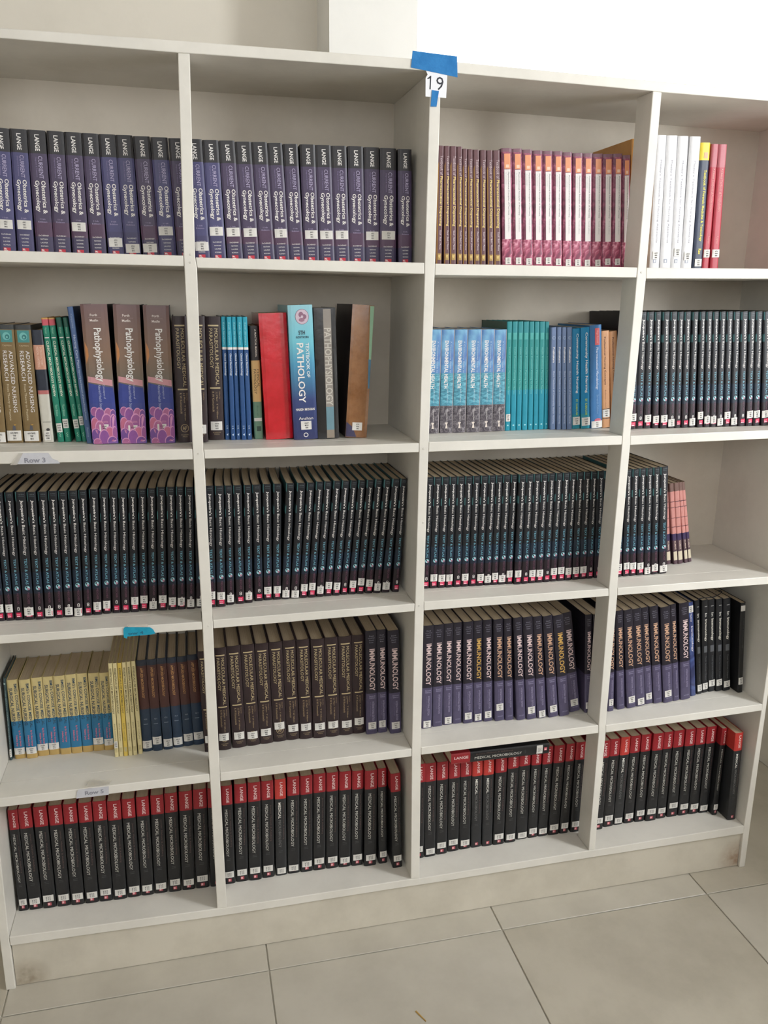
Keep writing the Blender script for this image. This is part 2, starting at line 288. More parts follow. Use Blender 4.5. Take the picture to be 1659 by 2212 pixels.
# histology
kind('histology', .0200, .2876, .205, 'slim black histology atlas', [(.62, (23, 25, 31)), (.79, (24, 37, 53)), (1, (37, 26, 33))],
     [('h', '13TH', (118, 132, 138), .02, .0075, .06, .5, 0), ('p', (84, 98, 104), [(-.22, .0335), (.34, .0335), (.34, .0355), (-.22, .0355)]),
      ('v', "Junqueira's", WHT, .062, .238, .06, .37, 1), ('v', 'Basic Histology', WHT, .252, .487, .06, .37, 0), ('v', 'TEXT & ATLAS', (128, 188, 208), .512, .715, .06, .27, 0),
      ('e', (150, 206, 212), .06, .745, .26, .0175), ('e', (170, 120, 140), .16, .752, .14, .0095), ('e', (40, 52, 66), .0, .739, .11, .0075), ('e', (230, 236, 236), .12, .741, .06, .004),
      ('v', 'MESCHER', (112, 72, 92), .782, .872, .1, .24, 0), ('e', WHT, .06, .902, .15, .0085), ('e', (44, 33, 40), .06, .902, .09, .005), ('e', WHT, .06, .914, .15, .0085), ('e', (44, 33, 40), .06, .914, .09, .005),
      ('p', (212, 44, 86), [(-.24, .938), (.36, .938), (.36, .974), (-.24, .974)]), ('h', 'Mc Graw Hill', (246, 214, 224), .953, .008, -.02, .4, 1), ('p', (246, 214, 224), [(-.2, .964), (.2, .964), (.2, .971), (-.2, .971)]),
      ('p', (74, 124, 128), [(-.498, .0), (-.4, .0), (-.4, .075), (-.498, .065)]), ('p', (74, 124, 128), [(-.498, .195), (-.4, .185), (-.4, .255), (-.498, .255)])],
     sticker=(.92, .0185, 'h', ('571.5', 'MES', '2013')), side='hist')
kind('review_pink', .0150, .2335, .150, 'slim salmon and dark review book leaning left', [(.1, (120, 92, 84)), (.62, (202, 140, 132)), (.7, (62, 48, 84)), (1, (84, 62, 70))],
     [('p', (96, 60, 70), [(-.48, .22), (.48, .22), (.48, .228), (-.48, .228)]), ('p', (96, 60, 70), [(-.48, .29), (.48, .29), (.48, .297), (-.48, .297)]), ('p', (96, 60, 70), [(-.48, .42), (.48, .42), (.48, .425), (-.48, .425)]), ('p', (96, 60, 70), [(-.48, .53), (.48, .53), (.48, .537), (-.48, .537)]),
      ('v', 'KUMAR', (206, 186, 170), .71, .82, .05, .34, 1), ('p', (206, 194, 170), [(-.4, .84), (.4, .84), (.4, .95), (-.4, .95)])])
# fourth shelf
kind('teal_dark', .0281, .2148, .135, 'dark teal breast cancer prevention book', [(1, (64, 84, 88))],
     [('p', (176, 196, 190), [(-.5, .055), (.3, .055), (.3, .075), (-.5, .075)]), ('v', 'THE BREAST CANCER PREVENTION', (160, 178, 174), .14, .86, .1, .22, 0)], hard=True,
     sticker=(.95, .021, 'h', ('616.994', 'BRE', '1999')))
kind('surgical', .0250, .2078, .135, 'cream and blue concise surgical nursing book', [(.52, (206, 188, 134)), (.92, (48, 118, 158)), (1, (190, 160, 100))],
     [('v', "BMG's CONCISE MEDICAL", (52, 76, 92), .05, .605, .26, .27, 1), ('v', 'SURGICAL NURSING', (44, 66, 84), .1, .57, -.2, .3, 1), ('v', 'By Dr. Bincy George', (222, 120, 138), .64, .84, .16, .2, 1), ('v', 'Nisha Joy', (222, 120, 138), .7, .84, -.14, .2, 1)],
     sticker=(.94, .0175, 'h', ('610.736', 'GEO', '2013')), page=PAPER)
kind('essentials', .0104, .2472, .190, 'thin cream essentials of microbiology book', [(1, (222, 208, 158))],
     [('v', 'ESSENTIALS OF MICROBIOLOGY', (92, 82, 58), .055, .535, .0, .42, 1), ('v', 'BHATIA  ICHHPUJANI', (128, 116, 84), .64, .83, 0, .36, 0), ('p', (196, 182, 134), [(-.3, .9), (.3, .9), (.3, .95), (-.3, .95)])],
     sticker=(.85, .018, 'h', ('616', 'BHA', '2002')))
K['essentials_yellow'] = dict(K['essentials']); K['essentials_yellow'].update(bands=[(1, (222, 192, 92))], desc='thin deep yellow essentials of microbiology book')
kind('applied', .0239, .2441, .185, 'applied microbiology volume, brown above dark blue', [(.06, (46, 52, 64)), (.53, (82, 52, 48)), (1, (44, 60, 80))],
     [('v', 'Applied', (150, 112, 84), .09, .17, .22, .12, 0), ('v', 'APPLIED MICROBIOLOGY', (186, 142, 92), .08, .41, -.02, .26, 1), ('h', 'G1', (142, 152, 162), .64, .014, .0, .3, 1), ('p', (120, 132, 144), [(-.22, .69), (.22, .69), (.22, .698), (-.22, .698)])],
     hard=True, sticker=(.92, .0205, 'h', ('660.62', 'LEE', '2001')))
IMT = [('h', 'David', (152, 150, 164), .05, .010, 0, .4, 0), ('h', 'Jonathan', (152, 150, 164), .07, .010, 0, .62, 0), ('h', 'David', (152, 150, 164), .09, .010, 0, .4, 0), ('h', 'Ivan', (152, 150, 164), .11, .010, 0, .36, 0)]
def immt(col):
    return IMT + [('v', 'IMMUNOLOGY', col, .172, .572, .06, .5, 1), ('h', 'Seventh', (168, 162, 190), .625, .013, .05, .56, 0), ('h', 'Edition', (168, 162, 190), .643, .013, .05, .5, 0),
                  ('v', 'INTERNATIONAL EDITION', (166, 158, 186), .68, .87, .12, .2, 0), ('v', 'with online access', (120, 112, 146), .68, .82, -.1, .1, 0), ('h', 'MOSBY', (150, 144, 170), .955, .011, .05, .56, 0)]
kind('immunology', .0285, .2902, .200, 'dark navy and purple immunology textbook', [(.6, (38, 34, 45)), (1, (82, 76, 102))], immt((222, 198, 196)),
     sticker=(.72, .0195, 'h', ('616.079', 'MAL', '2006')))
K['immunology_gold'] = dict(K['immunology']); K['immunology_gold'].update(text=immt((206, 166, 92)), desc='dark navy and purple immunology textbook with gold lettering')
K['immunology_peach'] = dict(K['immunology']); K['immunology_peach'].update(text=immt((206, 166, 138)))
kind('blue_immunology', .0163, .2881, .195, 'shiny mid blue immunology book', [(1, marble('blue_gloss', (50, 56, 92), (62, 74, 122), (86, 108, 160), 20, rough=.25))],
     [('v', 'Medical', (206, 204, 214), .12, .2, 0, .3, 0), ('v', 'Immunology', (214, 212, 222), .25, .52, .06, .42, 1)], sticker=(.9, .02, 'h', ('616', 'MED', '2001')))
kind('black_immunology', .0215, .2846, .195, 'black immunology handbook with white title', [(1, (27, 28, 32))],
     [('p', (150, 150, 148), [(-.1, .065), (.3, .065), (.3, .073), (-.1, .073)]), ('v', 'In', (206, 204, 196), .14, .18, .1, .3, 1), ('v', 'Immunology', (222, 218, 206), .205, .44, .06, .42, 1), ('p', (92, 94, 98), [(-.22, .49), (.3, .49), (.3, .56), (-.22, .56)]), ('v', 'Todd Spickett Chapel', (112, 114, 118), .6, .86, .05, .22, 0)],
     sticker=(.85, .0195, 'h', ('616.07', 'HEL', '2005')))
kind('black_worn', .0200, .2753, .195, 'worn black handbook with white top tag', [(1, (31, 31, 33))],
     [('p', (206, 202, 196), [(-.45, .03), (.48, .03), (.48, .09), (-.45, .09)]), ('v', 'Clinical Immunology', (84, 84, 84), .17, .5, .1, .3, 0)], sticker=(.9, .0215, 'h', ('616.07', 'SPI', '1999')))
MIT = [('v', 'Jawetz, Melnick & Adelberg', (104, 82, 80), .245, .62, .24, .15, 0), ('v', 'LANGE', (236, 208, 206), .03, .17, .08, .26, 1)]
MIE = [('p', (74, 74, 76), [(-.2, .735), (.14, .735), (.14, .739), (-.2, .739)]), ('p', (74, 74, 76), [(-.2, .75), (.14, .75), (.14, .754), (-.2, .754)]),
       ('p', (186, 84, 94), [(-.14, .945), (.16, .945), (.16, .975), (-.14, .975)]), ('p', (236, 190, 192), [(-.1, .95), (.04, .95), (.04, .97), (-.1, .97)])]
kind('microbiology', .0330, .2827, .205, 'black medical microbiology book with red top band', [(.19, (152, 36, 44)), (1, (34, 34, 36))],
     MIT + [('v', 'MEDICAL MICROBIOLOGY', (214, 212, 204), .235, .715, -.1, .24, 0)] + MIE, sticker=(.8, .0175, 'v', ('616.01', 'JAW', '2010')))
K['microbiology_faded'] = dict(K['microbiology']); K['microbiology_faded'].update(bands=[(.2, (190, 60, 54)), (1, (44, 45, 47))],
     text=MIT + [('v', 'MEDICAL', (226, 224, 216), .235, .4, -.1, .25, 1), ('v', 'MICROBIOLOGY', (128, 128, 126), .415, .7, -.1, .24, 0)] + MIE, desc='black medical microbiology book with brighter orange red top')

SEG = 8
def spine_y(x, W, hard):
    q = min(1, abs(2*x/W)); return (.0035*q*q if hard else .0022*q**5)
def make_cover(name, k):
    W, H, D, hard = k['W'], k['H'], k['D'], k['hard']
    t = .0022 if hard else .0009; t = min(t, W*.14)
    xs = [W*(i/SEG-.5) for i in range(SEG+1)]
    lev = [0.0]; cols = []
    for fr, c in k['bands']: lev.append(fr); cols.append(c)
    nb = bend_n = 4
    ys = [D*(j/nb) for j in range(nb, 0, -1)]
    bx = lambda y: k.get('bend', 0)*(max(0, y)/D)**2
    outer = [(-W/2+bx(y), y) for y in ys] + [(x, spine_y(x, W, hard)) for x in xs] + [(W/2+bx(y), y) for y in reversed(ys)]
    inner = [(-W/2+t+bx(y), y) for y in ys] + [(max(-W/2+t, min(W/2-t, x)), spine_y(x, W, hard)+t) for x in xs] + [(W/2-t+bx(y), y) for y in reversed(ys)]
    n = len(outer); V = []; F = []; idx = []
    mats = [cm(c) for c in cols]; side = k['side']
    if side and side != 'hist': mats.append(cm(side))
    if side == 'hist': mats += [cm((74, 124, 128))]
    zs = [H*(1-f) for f in lev]
    extra = []
    if side == 'hist':   # teal patches printed on the boards
        zs2 = sorted(set(zs + [H*(1-.07), H*(1-.19), H*(1-.255)]), reverse=True)
    else: zs2 = zs
    def band(zm):
        f = 1-zm/H
        for i, (fr, c) in enumerate(k['bands']):
            if f <= fr: return i
        return len(cols)-1
    for z in zs2:
        V += [(x, y, z) for x, y in outer]
        V += [(x, y, z) for x, y in inner]
    for a in range(len(zs2)-1):
        zm = .5*(zs2[a]+zs2[a+1]); b = band(zm); f = 1-zm/H
        for i in range(n-1):
            issp = nb <= i < nb+SEG
            mi = b
            if side and not issp and side != 'hist': mi = len(cols)
            if side == 'hist' and not issp and i < nb and (f < .07 or .19 < f < .255): mi = len(cols)
            p0 = a*2*n+i; p1 = (a+1)*2*n+i
            F.append((p0, p1, p1+1, p0+1)); idx.append(mi)
            F.append((p0+n, p0+n+1, p1+n+1, p1+n)); idx.append(b)
        for i in (0, n-1):
            p0 = a*2*n+i; p1 = (a+1)*2*n+i
            F.append((p0, p0+n, p1+n, p1)); idx.append(b)
    L = (len(zs2)-1)*2*n
    for i in range(n-1):
        F.append((i, i+1, i+1+n, i+n)); idx.append(0)
        F.append((L+i, L+i+n, L+i+1+n, L+i+1)); idx.append(len(cols)-1)
    return mesh_from(name, V, F, mats, idx)
def make_pages(k):
    W, H, D, hard = k['W'], k['H'], k['D'], k['hard']
    t = (.0024 if hard else .001); t = min(t, W*.15); zi = .004 if hard else .0015; nb = 4
    bx = lambda y: k.get('bend', 0)*(max(0, y)/D)**2
    y0 = .0055 if hard else .0034; V = []; F = []
    for j in range(nb+1):
        y = y0+(D-.004-y0)*j/nb
        V += [(-W/2+t+bx(y), y, zi), (W/2-t+bx(y), y, zi), (W/2-t+bx(y), y, H-zi), (-W/2+t+bx(y), y, H-zi)]
    F.append((0, 1, 2, 3)); e = nb*4; F.append((e, e+3, e+2, e+1))
    for j in range(nb):
        a = j*4; b = a+4
        for i in range(4): F.append((a+i, b+i, b+(i+1) % 4, a+(i+1) % 4))
    return mesh_from('page_block', V, F, [k['page']])
def lettering(entries, W, H, hard):
    """the printing on a spine: one mesh per block of printing that stands apart from the rest -> [(part name, mesh)]"""
    G = []
    for n, e in enumerate(entries):
        off = .00045+.00006*n; P = []
        if e[0] == 'v':
            _, s, c, z0, z1, xc, hf, bold = e
            TV, F, ar = text_vf(s, .018 if bold else .0)
            P = [((xc+(ty-.5)*hf)*W, H*(1-(z0+tx*(z1-z0)))) for tx, ty in TV]
        elif e[0] == 'h':
            _, s, c, zc, hz, xc, wf, bold = e
            TV, F, ar = text_vf(s, .02 if bold else 0)
            P = [((xc+(tx-.5)*wf)*W, H*(1-zc+(ty-.5)*hz)) for tx, ty in TV]
        elif e[0] == 'p':
            _, c, Q = e
            x0 = min(p[0] for p in Q); x1 = max(p[0] for p in Q)
            if len(Q) == 4 and x1-x0 > .3:      # wide panel: follow the rounded spine
                (a, za), (b, zb), (c2, zc2), (d, zd) = Q; m = 8; F = []
                for i in range(m+1):
                    u = i/m; P.append(((a+(b-a)*u)*W, H*(1-(za+(zb-za)*u)))); P.append(((d+(c2-d)*u)*W, H*(1-(zd+(zc2-zd)*u))))
                for i in range(m): F.append((2*i, 2*i+1, 2*i+3, 2*i+2))
            else: P = [(x*W, H*(1-z)) for x, z in Q]; F = [tuple(range(len(Q)-1, -1, -1))]
        elif e[0] == 'e':
            _, c, xc, zc, rx, rz = e; m = 18
            P = [(max(-.49, min(.49, xc+rx*math.cos(2*math.pi*i/m)))*W, max(.0004, H*(1-zc)+rz*H*math.sin(2*math.pi*i/m))) for i in range(m)]; F = [tuple(range(m))]
        G.append(dict(c=c, F=F, V=[(x, spine_y(x, W, hard)-off, z) for x, z in P], z0=min(p[1] for p in P), z1=max(p[1] for p in P), t=e[0], s=e[1] if e[0] in 'vh' else ''))
    G.sort(key=lambda g: -g['z1']); blocks = []
    for g in G:
        if blocks and g['z1'] > min(q['z0'] for q in blocks[-1])-.0165: blocks[-1].append(g)
        else: blocks.append([g])
    out = []
    for B in blocks:
        V = []; F = []; idx = []; mats = []; mi = {}
        for g in B:
            if g['c'] not in mi: mi[g['c']] = len(mats); mats.append(cm(g['c']))
            b = len(V); V += g['V']; F += [tuple(b+i for i in f) for f in g['F']]; idx += [mi[g['c']]]*len(g['F'])
        txt = [g for g in B if g['t'] in 'vh']
        nm = 'spine_lettering' if any(g['t'] == 'v' for g in txt) else 'small_lettering' if txt else 'printed_mark'
        out.append((nm, mesh_from(nm, V, F, mats, idx)))
    return out
def make_sticker(k):
    wf, hz, mode, lines = k['sticker']; W = k['W']; V = []; F = []; idx = []
    m = 6; off = .0015
    for i in range(m+1):
        x = (i/m-.5)*wf*W; y = spine_y(x, W, k['hard'])-off
        V += [(x, y, -hz/2), (x, y, hz/2), (x, y+.0003, -hz/2), (x, y+.0003, hz/2)]
    for i in range(m):
        a = 4*i; b = a+4
        F += [(a, b, b+1, a+1), (a+2, a+3, b+3, b+2), (a+1, b+1, b+3, a+3), (a, a+2, b+2, b)]; idx += [0]*4
    F += [(0, 1, 3, 2), (4*m, 4*m+2, 4*m+3, 4*m+1)]; idx += [0, 0]
    for j, s in enumerate(lines):
        TV, TF, ar = text_vf(s, .03); b = len(V)
        h = hz*.17; L = min(wf*W*.62, h*ar*.8)
        for tx, ty in TV:
            if mode == 'h': x = (tx-.5)*L+.02*W; z = hz*(.27-.27*j)+(ty-.5)*h
            else: x = (j-1)*wf*W*-.17+(ty-.5)*wf*W*.11; z = -(tx-.5)*hz*.62
            V.append((x, spine_y(x, W, k['hard'])-off-.0003, z))
        F += [tuple(b+i for i in f) for f in TF]; idx += [1]*len(TF)
    return mesh_from('call_number_label', V, F, [LABEL, LABELINK], idx)
PROTO = {}
def proto(kn, bend=0):
    key = (kn, bend)
    if key not in PROTO:
        k = dict(K[kn]); k['bend'] = bend
        PROTO[key] = dict(k=k, cover=make_cover('cover', k), pages=make_pages(k),
                          text=lettering(k['text'], k['W'], k['H'], k['hard']) if k['text'] else [],
                          st=make_sticker(k) if k['sticker'] else None)
    return PROTO[key]

# ------------------------------------------------------------------ room shell
D_ = .304; DP = .066
def paint(name, c, stain=None, dirt=26, rough=.42, c2=None):
    m = mat(name, c, rough, .45, noise=dirt, nscale=5, bump=.10, bscale=35, c2=c2)
    if stain:
        nt = m.node_tree; p = nt.nodes['Principled BSDF']; src = p.inputs['Base Color'].links[0].from_socket
        for (x, y, z, r, col) in stain:
            tc = nt.nodes.new('ShaderNodeTexCoord'); d = nt.nodes.new('ShaderNodeVectorMath'); d.operation = 'DISTANCE'
            d.inputs[1].default_value = (x, y, z); nt.links.new(tc.outputs['Object'], d.inputs[0])
            mr = nt.nodes.new('ShaderNodeMapRange'); mr.inputs['From Min'].default_value = r; mr.inputs['From Max'].default_value = r*.2
            nt.links.new(d.outputs['Value'], mr.inputs['Value'])
            nz = nt.nodes.new('ShaderNodeTexNoise'); nz.inputs['Scale'].default_value = 60; nt.links.new(tc.outputs['Object'], nz.inputs['Vector'])
            mu = nt.nodes.new('ShaderNodeMath'); mu.operation = 'MULTIPLY'; nt.links.new(mr.outputs[0], mu.inputs[0]); nt.links.new(nz.outputs['Fac'], mu.inputs[1])
            mx = nt.nodes.new('ShaderNodeMix'); mx.data_type = 'RGBA'; nt.links.new(mu.outputs[0], mx.inputs['Factor'])
            nt.links.new(src, mx.inputs['A']); mx.inputs['B'].default_value = lin(col); src = mx.outputs['Result']
        nt.links.new(src, p.inputs['Base Color'])
    return m
WALLM = mat('wall_emulsion', (226, 220, 208), .85, .2, noise=7, nscale=3, bump=.05, bscale=90)
PILM = mat('pillar_emulsion', (238, 237, 233), .8, .2, noise=5, nscale=3, bump=.05, bscale=90)
TILE = mat('tile_cream', (190, 184, 171), .33, .5, noise=12, nscale=4, bump=.02, bscale=12)
TILE2 = mat('tile_cream_darker', (185, 178, 163), .33, .5, noise=14, nscale=4, bump=.02, bscale=12)
GROUT = mat('grout', (196, 192, 180), .9, .2)
XR, YB, XL, YF, ZC = 2.417, .5, -1.9, -3.9, 3.0
fl = box('floor', (XL-.2, XR+.2, YF-.2, YB+.2, -.06, -.004), GROUT); tag(fl, kind='structure')
xj = [XL]+[-.02+.61*i for i in range(-3, 5) if XL < -.02+.61*i < XR]+[XR]
yj = [YF]+[-.0775+.61*i for i in range(-6, 2) if YF < -.0775+.61*i < YB]+[YB]
tm = {}
for i in range(len(xj)-1):
    for j in range(len(yj)-1):
        sx, sy = round(xj[i+1]-xj[i]-.003, 4), round(yj[j+1]-yj[j]-.003, 4)
        mk = TILE if (i*3+j*5) % 4 else TILE2
        if (sx, sy, mk.name) not in tm:
            V, F = box_vf(-sx/2, sx/2, -sy/2, sy/2, -.0041, 0); me = mesh_from('tile', V, F, [mk]); bevel(me, .0012, 1); tm[(sx, sy, mk.name)] = me
        obj('tile', tm[(sx, sy, mk.name)], fl, ((xj[i]+xj[i+1])/2, (yj[j]+yj[j+1])/2, 0))
def walls(name, boxes, m):
    V = []; F = []
    for b in boxes:
        v, f = box_vf(*b); n = len(V); V += v; F += [tuple(n+q for q in k) for k in f]
    return tag(obj(name, mesh_from(name, V, F, [m])), kind='structure')
WX0, WX1, WZ0, WZ1 = 1.04, 2.36, 1.5, 2.85        # window in the back wall, behind the right half of the case
walls('wall_back', [(XL, WX0, YB, YB+.2, 0, ZC), (WX1, XR, YB, YB+.2, 0, ZC), (WX0, WX1, YB, YB+.2, 0, WZ0), (WX0, WX1, YB, YB+.2, WZ1, ZC)], WALLM)
walls('pillar', [(.8195, 1.0305, .325, YB, 0, ZC)], PILM)  # pillar standing out from the back wall behind the case
RY0, RY1, RZ0, RZ1 = -1.65, -.35, .85, 2.75
walls('wall_right', [(XR, XR+.2, YF, RY0, 0, ZC), (XR, XR+.2, RY1, YB+.2, 0, ZC), (XR, XR+.2, RY0, RY1, 0, RZ0), (XR, XR+.2, RY0, RY1, RZ1, ZC)], WALLM)
walls('wall_left', [(XL-.2, XL, YF, YB+.2, 0, ZC)], WALLM)
FX0, FX1, FZ0, FZ1 = -1.8, 2.3, 1.45, 2.95
walls('wall_front', [(XL, FX0, YF-.2, YF, 0, ZC), (FX1, XR, YF-.2, YF, 0, ZC), (FX0, FX1, YF-.2, YF, 0, FZ0), (FX0, FX1, YF-.2, YF, FZ1, ZC)], WALLM)
walls('ceiling', [(XL-.2, XR+.2, YF-.2, YB+.2, ZC, ZC+.15)], WALLM)
FRAME = mat('window_frame_white', (232, 232, 230), .4)
gm = bpy.data.materials.new('window_glass'); gm.use_nodes = True; nt = gm.node_tree; nt.nodes.clear()
o_ = nt.nodes.new('ShaderNodeOutputMaterial'); mx = nt.nodes.new('ShaderNodeMixShader'); tr = nt.nodes.new('ShaderNodeBsdfTransparent'); gl = nt.nodes.new('ShaderNodeBsdfGlossy')
gl.inputs['Roughness'].default_value = .02; mx.inputs[0].default_value = .05
nt.links.new(tr.outputs[0], mx.inputs[1]); nt.links.new(gl.outputs[0], mx.inputs[2]); nt.links.new(mx.outputs[0], o_.inputs[0])
def window(name, axis, a0, a1, z0, z1, pos):
    bars = [(a0, a0+.05, z0, z1), (a1-.05, a1, z0, z1), (a0+.05, a1-.05, z0, z0+.05), (a0+.05, a1-.05, z1-.05, z1)]
    V = []; F = []
    for (p, q, r, s) in bars:
        b = (p, q, pos, pos+.05, r, s) if axis == 'x' else (pos, pos+.05, p, q, r, s)
        v, f = box_vf(*b); n = len(V); V += v; F += [tuple(n+i for i in k) for k in f]
    w = tag(obj(name, mesh_from(name, V, F, [FRAME])), kind='structure')
    b = (a0+.05, a1-.05, pos+.02, pos+.024, z0+.05, z1-.05) if axis == 'x' else (pos+.02, pos+.024, a0+.05, a1-.05, z0+.05, z1-.05)
    box('pane', b, gm, w)
window('window_1', 'x', WX0, WX1, WZ0, WZ1, YB+.1)
window('window_2', 'y', RY0, RY1, RZ0, RZ1, XR+.1)
window('added_fill_window', 'x', FX0, FX1, FZ0, FZ1, YF-.12)  # unseen front window, added and sized to fill the shelves with light

# ------------------------------------------------------------------ bookcase
PAINT = paint('white_enamel', (226, 222, 213), dirt=10)
PAINT_P = paint('white_enamel_plinth', (208, 201, 186), stain=[(1.965, .012, .03, .07, (136, 96, 62)), (0.02, .012, .02, .06, (128, 110, 84))], dirt=14)
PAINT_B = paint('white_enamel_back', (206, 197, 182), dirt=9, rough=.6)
NODE = {'1L0b': (0.473, 2.0462), '1R0b': (0.4949, 2.0467), '1L1t': (0.4662, 1.6798), '1L1b': (0.4664, 1.6594), '1R1t': (0.4885, 1.6768), '1R1b': (0.4913, 1.6569), '1L2t': (0.4661, 1.288), '1L2b': (0.4661, 1.2653), '1R2t': (0.4881, 1.2856), '1R2b': (0.4894, 1.266), '1L3t': (0.4689, 0.8958), '1L3b': (0.4691, 0.8769), '1R3t': (0.4921, 0.8979), '1R3b': (0.4921, 0.8774), '1L4t': (0.4697, 0.5118), '1L4b': (0.4703, 0.4904), '1R4t': (0.4934, 0.5108), '1R4b': (0.4933, 0.4884), '1L5t': (0.4729, 0.1364), '1R5t': (0.4965, 0.1349), '2L1t': (0.9681, 1.6768), '2L1b': (0.9684, 1.6537), '2R1t': (0.9914, 1.6756), '2R1b': (0.9909, 1.6521), '2L2t': (0.9652, 1.2866), '2L2b': (0.9653, 1.2655), '2R2t': (0.9876, 1.2882), '2R2b': (0.9871, 1.2656), '2L3t': (0.9641, 0.9007), '2L3b': (0.9633, 0.8812), '2R3t': (0.9852, 0.9038), '2R3b': (0.9858, 0.8812), '2L4t': (0.9642, 0.5155), '2L4b': (0.9646, 0.4939), '2R4t': (0.9876, 0.5163), '2R4b': (0.9881, 0.4951), '2L5t': (0.9695, 0.1351), '2R5t': (0.9928, 0.1326), '3L0b': (1.4738, 2.0444), '3R0b': (1.4955, 2.0435), '3L1t': (1.4739, 1.6775), '3L1b': (1.4736, 1.6551), '3R1t': (1.496, 1.6773), '3R1b': (1.4972, 1.6534), '3L2t': (1.4716, 1.2902), '3L2b': (1.4724, 1.2682), '3R2t': (1.4922, 1.2892), '3R2b': (1.4944, 1.2668), '3L3t': (1.4704, 0.9017), '3L3b': (1.4726, 0.8814), '3R3t': (1.4936, 0.9018), '3R3b': (1.4955, 0.8816), '3L4t': (1.4746, 0.5202), '3L4b': (1.4766, 0.4969), '3R4t': (1.4952, 0.5178), '3R4b': (1.4971, 0.4954), '3L5t': (1.4766, 0.1379), '3R5t': (1.4954, 0.1369), '4L4t': (1.972, 0.5265), '4L4b': (1.975, 0.5062), '4L5t': (1.967, 0.1409), '4L5b': (1.9684, 0.1147), '4LF': (1.9705, -0.0108), '4RF': (1.9886, -0.0144), '0R5t': (-0.0055, 0.1467), '0R5b': (-0.0035, 0.1224), '0RF': (-0.0034, 0.0058), '0LF': (-0.0246, 0.0089), '0R4b': (0.0, 0.4897), '4L0b': (1.9706, 2.0435), '4L1t': (1.9706, 1.6836), '4L1b': (1.9706, 1.6608), '4L2t': (1.9706, 1.2946), '4L2b': (1.9706, 1.2732), '4L3t': (1.9706, 0.9012), '4L3b': (1.9706, 0.8802), '0R1t': (0.0, 1.6817), '0R1b': (0.0, 1.6605), '0R2t': (0.0, 1.2943), '0R2b': (0.0, 1.2691), '0R3t': (0.0, 0.8999), '0R3b': (0.0, 0.8806), '0R4t': (0.0, 0.5123), '0R0b': (0.0, 2.0462)}
case = tag(empty('bookcase', (0, 0, 0)), 'white painted wooden bookcase, five shelves by four bays, standing on the floor tiles', 'bookcase')
rows_ = ['0b', '1t', '1b', '2t', '2b', '3t', '3b', '4t', '4b', '5t']
def upright(name, v, y1, bottom=None):
    Lp = [NODE[v+'L'+r] for r in rows_ if v+'L'+r in NODE]; Rp = [NODE[v+'R'+r] for r in rows_ if v+'R'+r in NODE]
    return prism(name, list(reversed(Lp)) [0:0] + [p for p in reversed(Rp)] + [p for p in Lp] if False else [Lp[-1]] + [Rp[-1]] + list(reversed(Rp[:-1])) + Lp[:-1], 0, y1, PAINT, case, .0016)
NODE['2L0b'] = (.9705, 2.0491); NODE['2R0b'] = (.9935, 2.0490)
upright('post', '1', DP); upright('partition', '2', D_); upright('post', '3', DP)
prism('side_panel', [(-.0245, 0), (-.0034, 0), (-.0045, .14), (0, .51), (0, 2.046), (-.024, 2.046)], 0, D_, PAINT, case, .0016)
prism('side_panel', [(1.9705, 0), (1.9886, 0), (1.9853, .5), (1.986, 2.043), (1.9706, 2.043), (1.9715, .52), (1.967, .14)], 0, D_, PAINT, case, .0016)
T0 = [(-.03, 2.062), (.1635, 2.064), (.4369, 2.067), (.5389, 2.0677), (.9217, 2.069), (1.039, 2.0696), (1.3938, 2.0648), (1.5274, 2.0638), (1.7598, 2.0615), (1.995, 2.061)]
B0 = [(-.03, 2.048), (.1619, 2.0474), (.4729, 2.0462), (.4951, 2.0467), (.9221, 2.0492), (1.0398, 2.0489), (1.4733, 2.0444), (1.4958, 2.0435), (1.7626, 2.0427), (1.995, 2.0425)]
prism('top_board', B0 + list(reversed(T0)), -.0005, D_+.004, PAINT, case, .0016)
def zi(j, x):
    ks = ['0R', '1L', '1R', '2L', '2R', '3L', '3R', '4L']
    P = [NODE[k+j] for k in ks if k+j in NODE]
    for (xa, za), (xb, zb) in zip(P, P[1:]):
        if x <= xb or (xb, zb) == P[-1]: return za+(zb-za)*max(0, min(1, (x-xa)/(xb-xa)))
for s in '1234':
    for (u, v, q) in (('0R', '2L', '1'), ('2R', '4L', '3')):
        xa, xb = NODE[u+s+'t'][0]+.0006, NODE[v+s+'t'][0]-.0006
        xs = [xa, NODE[q+'L'+s+'t'][0], NODE[q+'R'+s+'t'][0], xb]
        bd = prism('shelf_board', [(x, zi(s+'b', x)) for x in xs] + [(x, zi(s+'t', x)) for x in reversed(xs)], DP, D_-.006, PAINT, case)
        for (a, b) in ((u, q+'L'), (q+'R', v)):
            A, B, Cc, Dd = NODE[a+s+'b'], NODE[b+s+'b'], NODE[b+s+'t'], NODE[a+s+'t']
            prism('front_edge', [(A[0]+.0007, A[1]), (B[0]-.0007, B[1]), (Cc[0]-.0007, Cc[1]), (Dd[0]+.0007, Dd[1])], .0006, DP, PAINT, bd, .0014)
S5 = [(-.0035, .1224), (.417, .1147), (.5525, .1127), (.9104, .1135), (1.0617, .1123), (1.4069, .1143), (1.5748, .1142), (1.9684, .1147)]
S5t = [(-.0040, .1462), NODE['1L5t'], NODE['1R5t'], NODE['2L5t'], NODE['2R5t'], NODE['3L5t'], NODE['3R5t'], (1.9668, .1409)]
prism('bottom_board', S5 + list(reversed(S5t)), 0, D_-.006, PAINT, case, .0014)
prism('plinth', [(-.003, .0012), (1.969, .0012), (1.968, .1146), (1.5748, .1141), (1.0617, .1122), (.5525, .1126), (-.003, .1223)], .008, .028, PAINT_P, case, .001)
box('back_panel', (-.004, .970, D_-.0055, D_-.0005, .138, 2.050), PAINT_B, case)
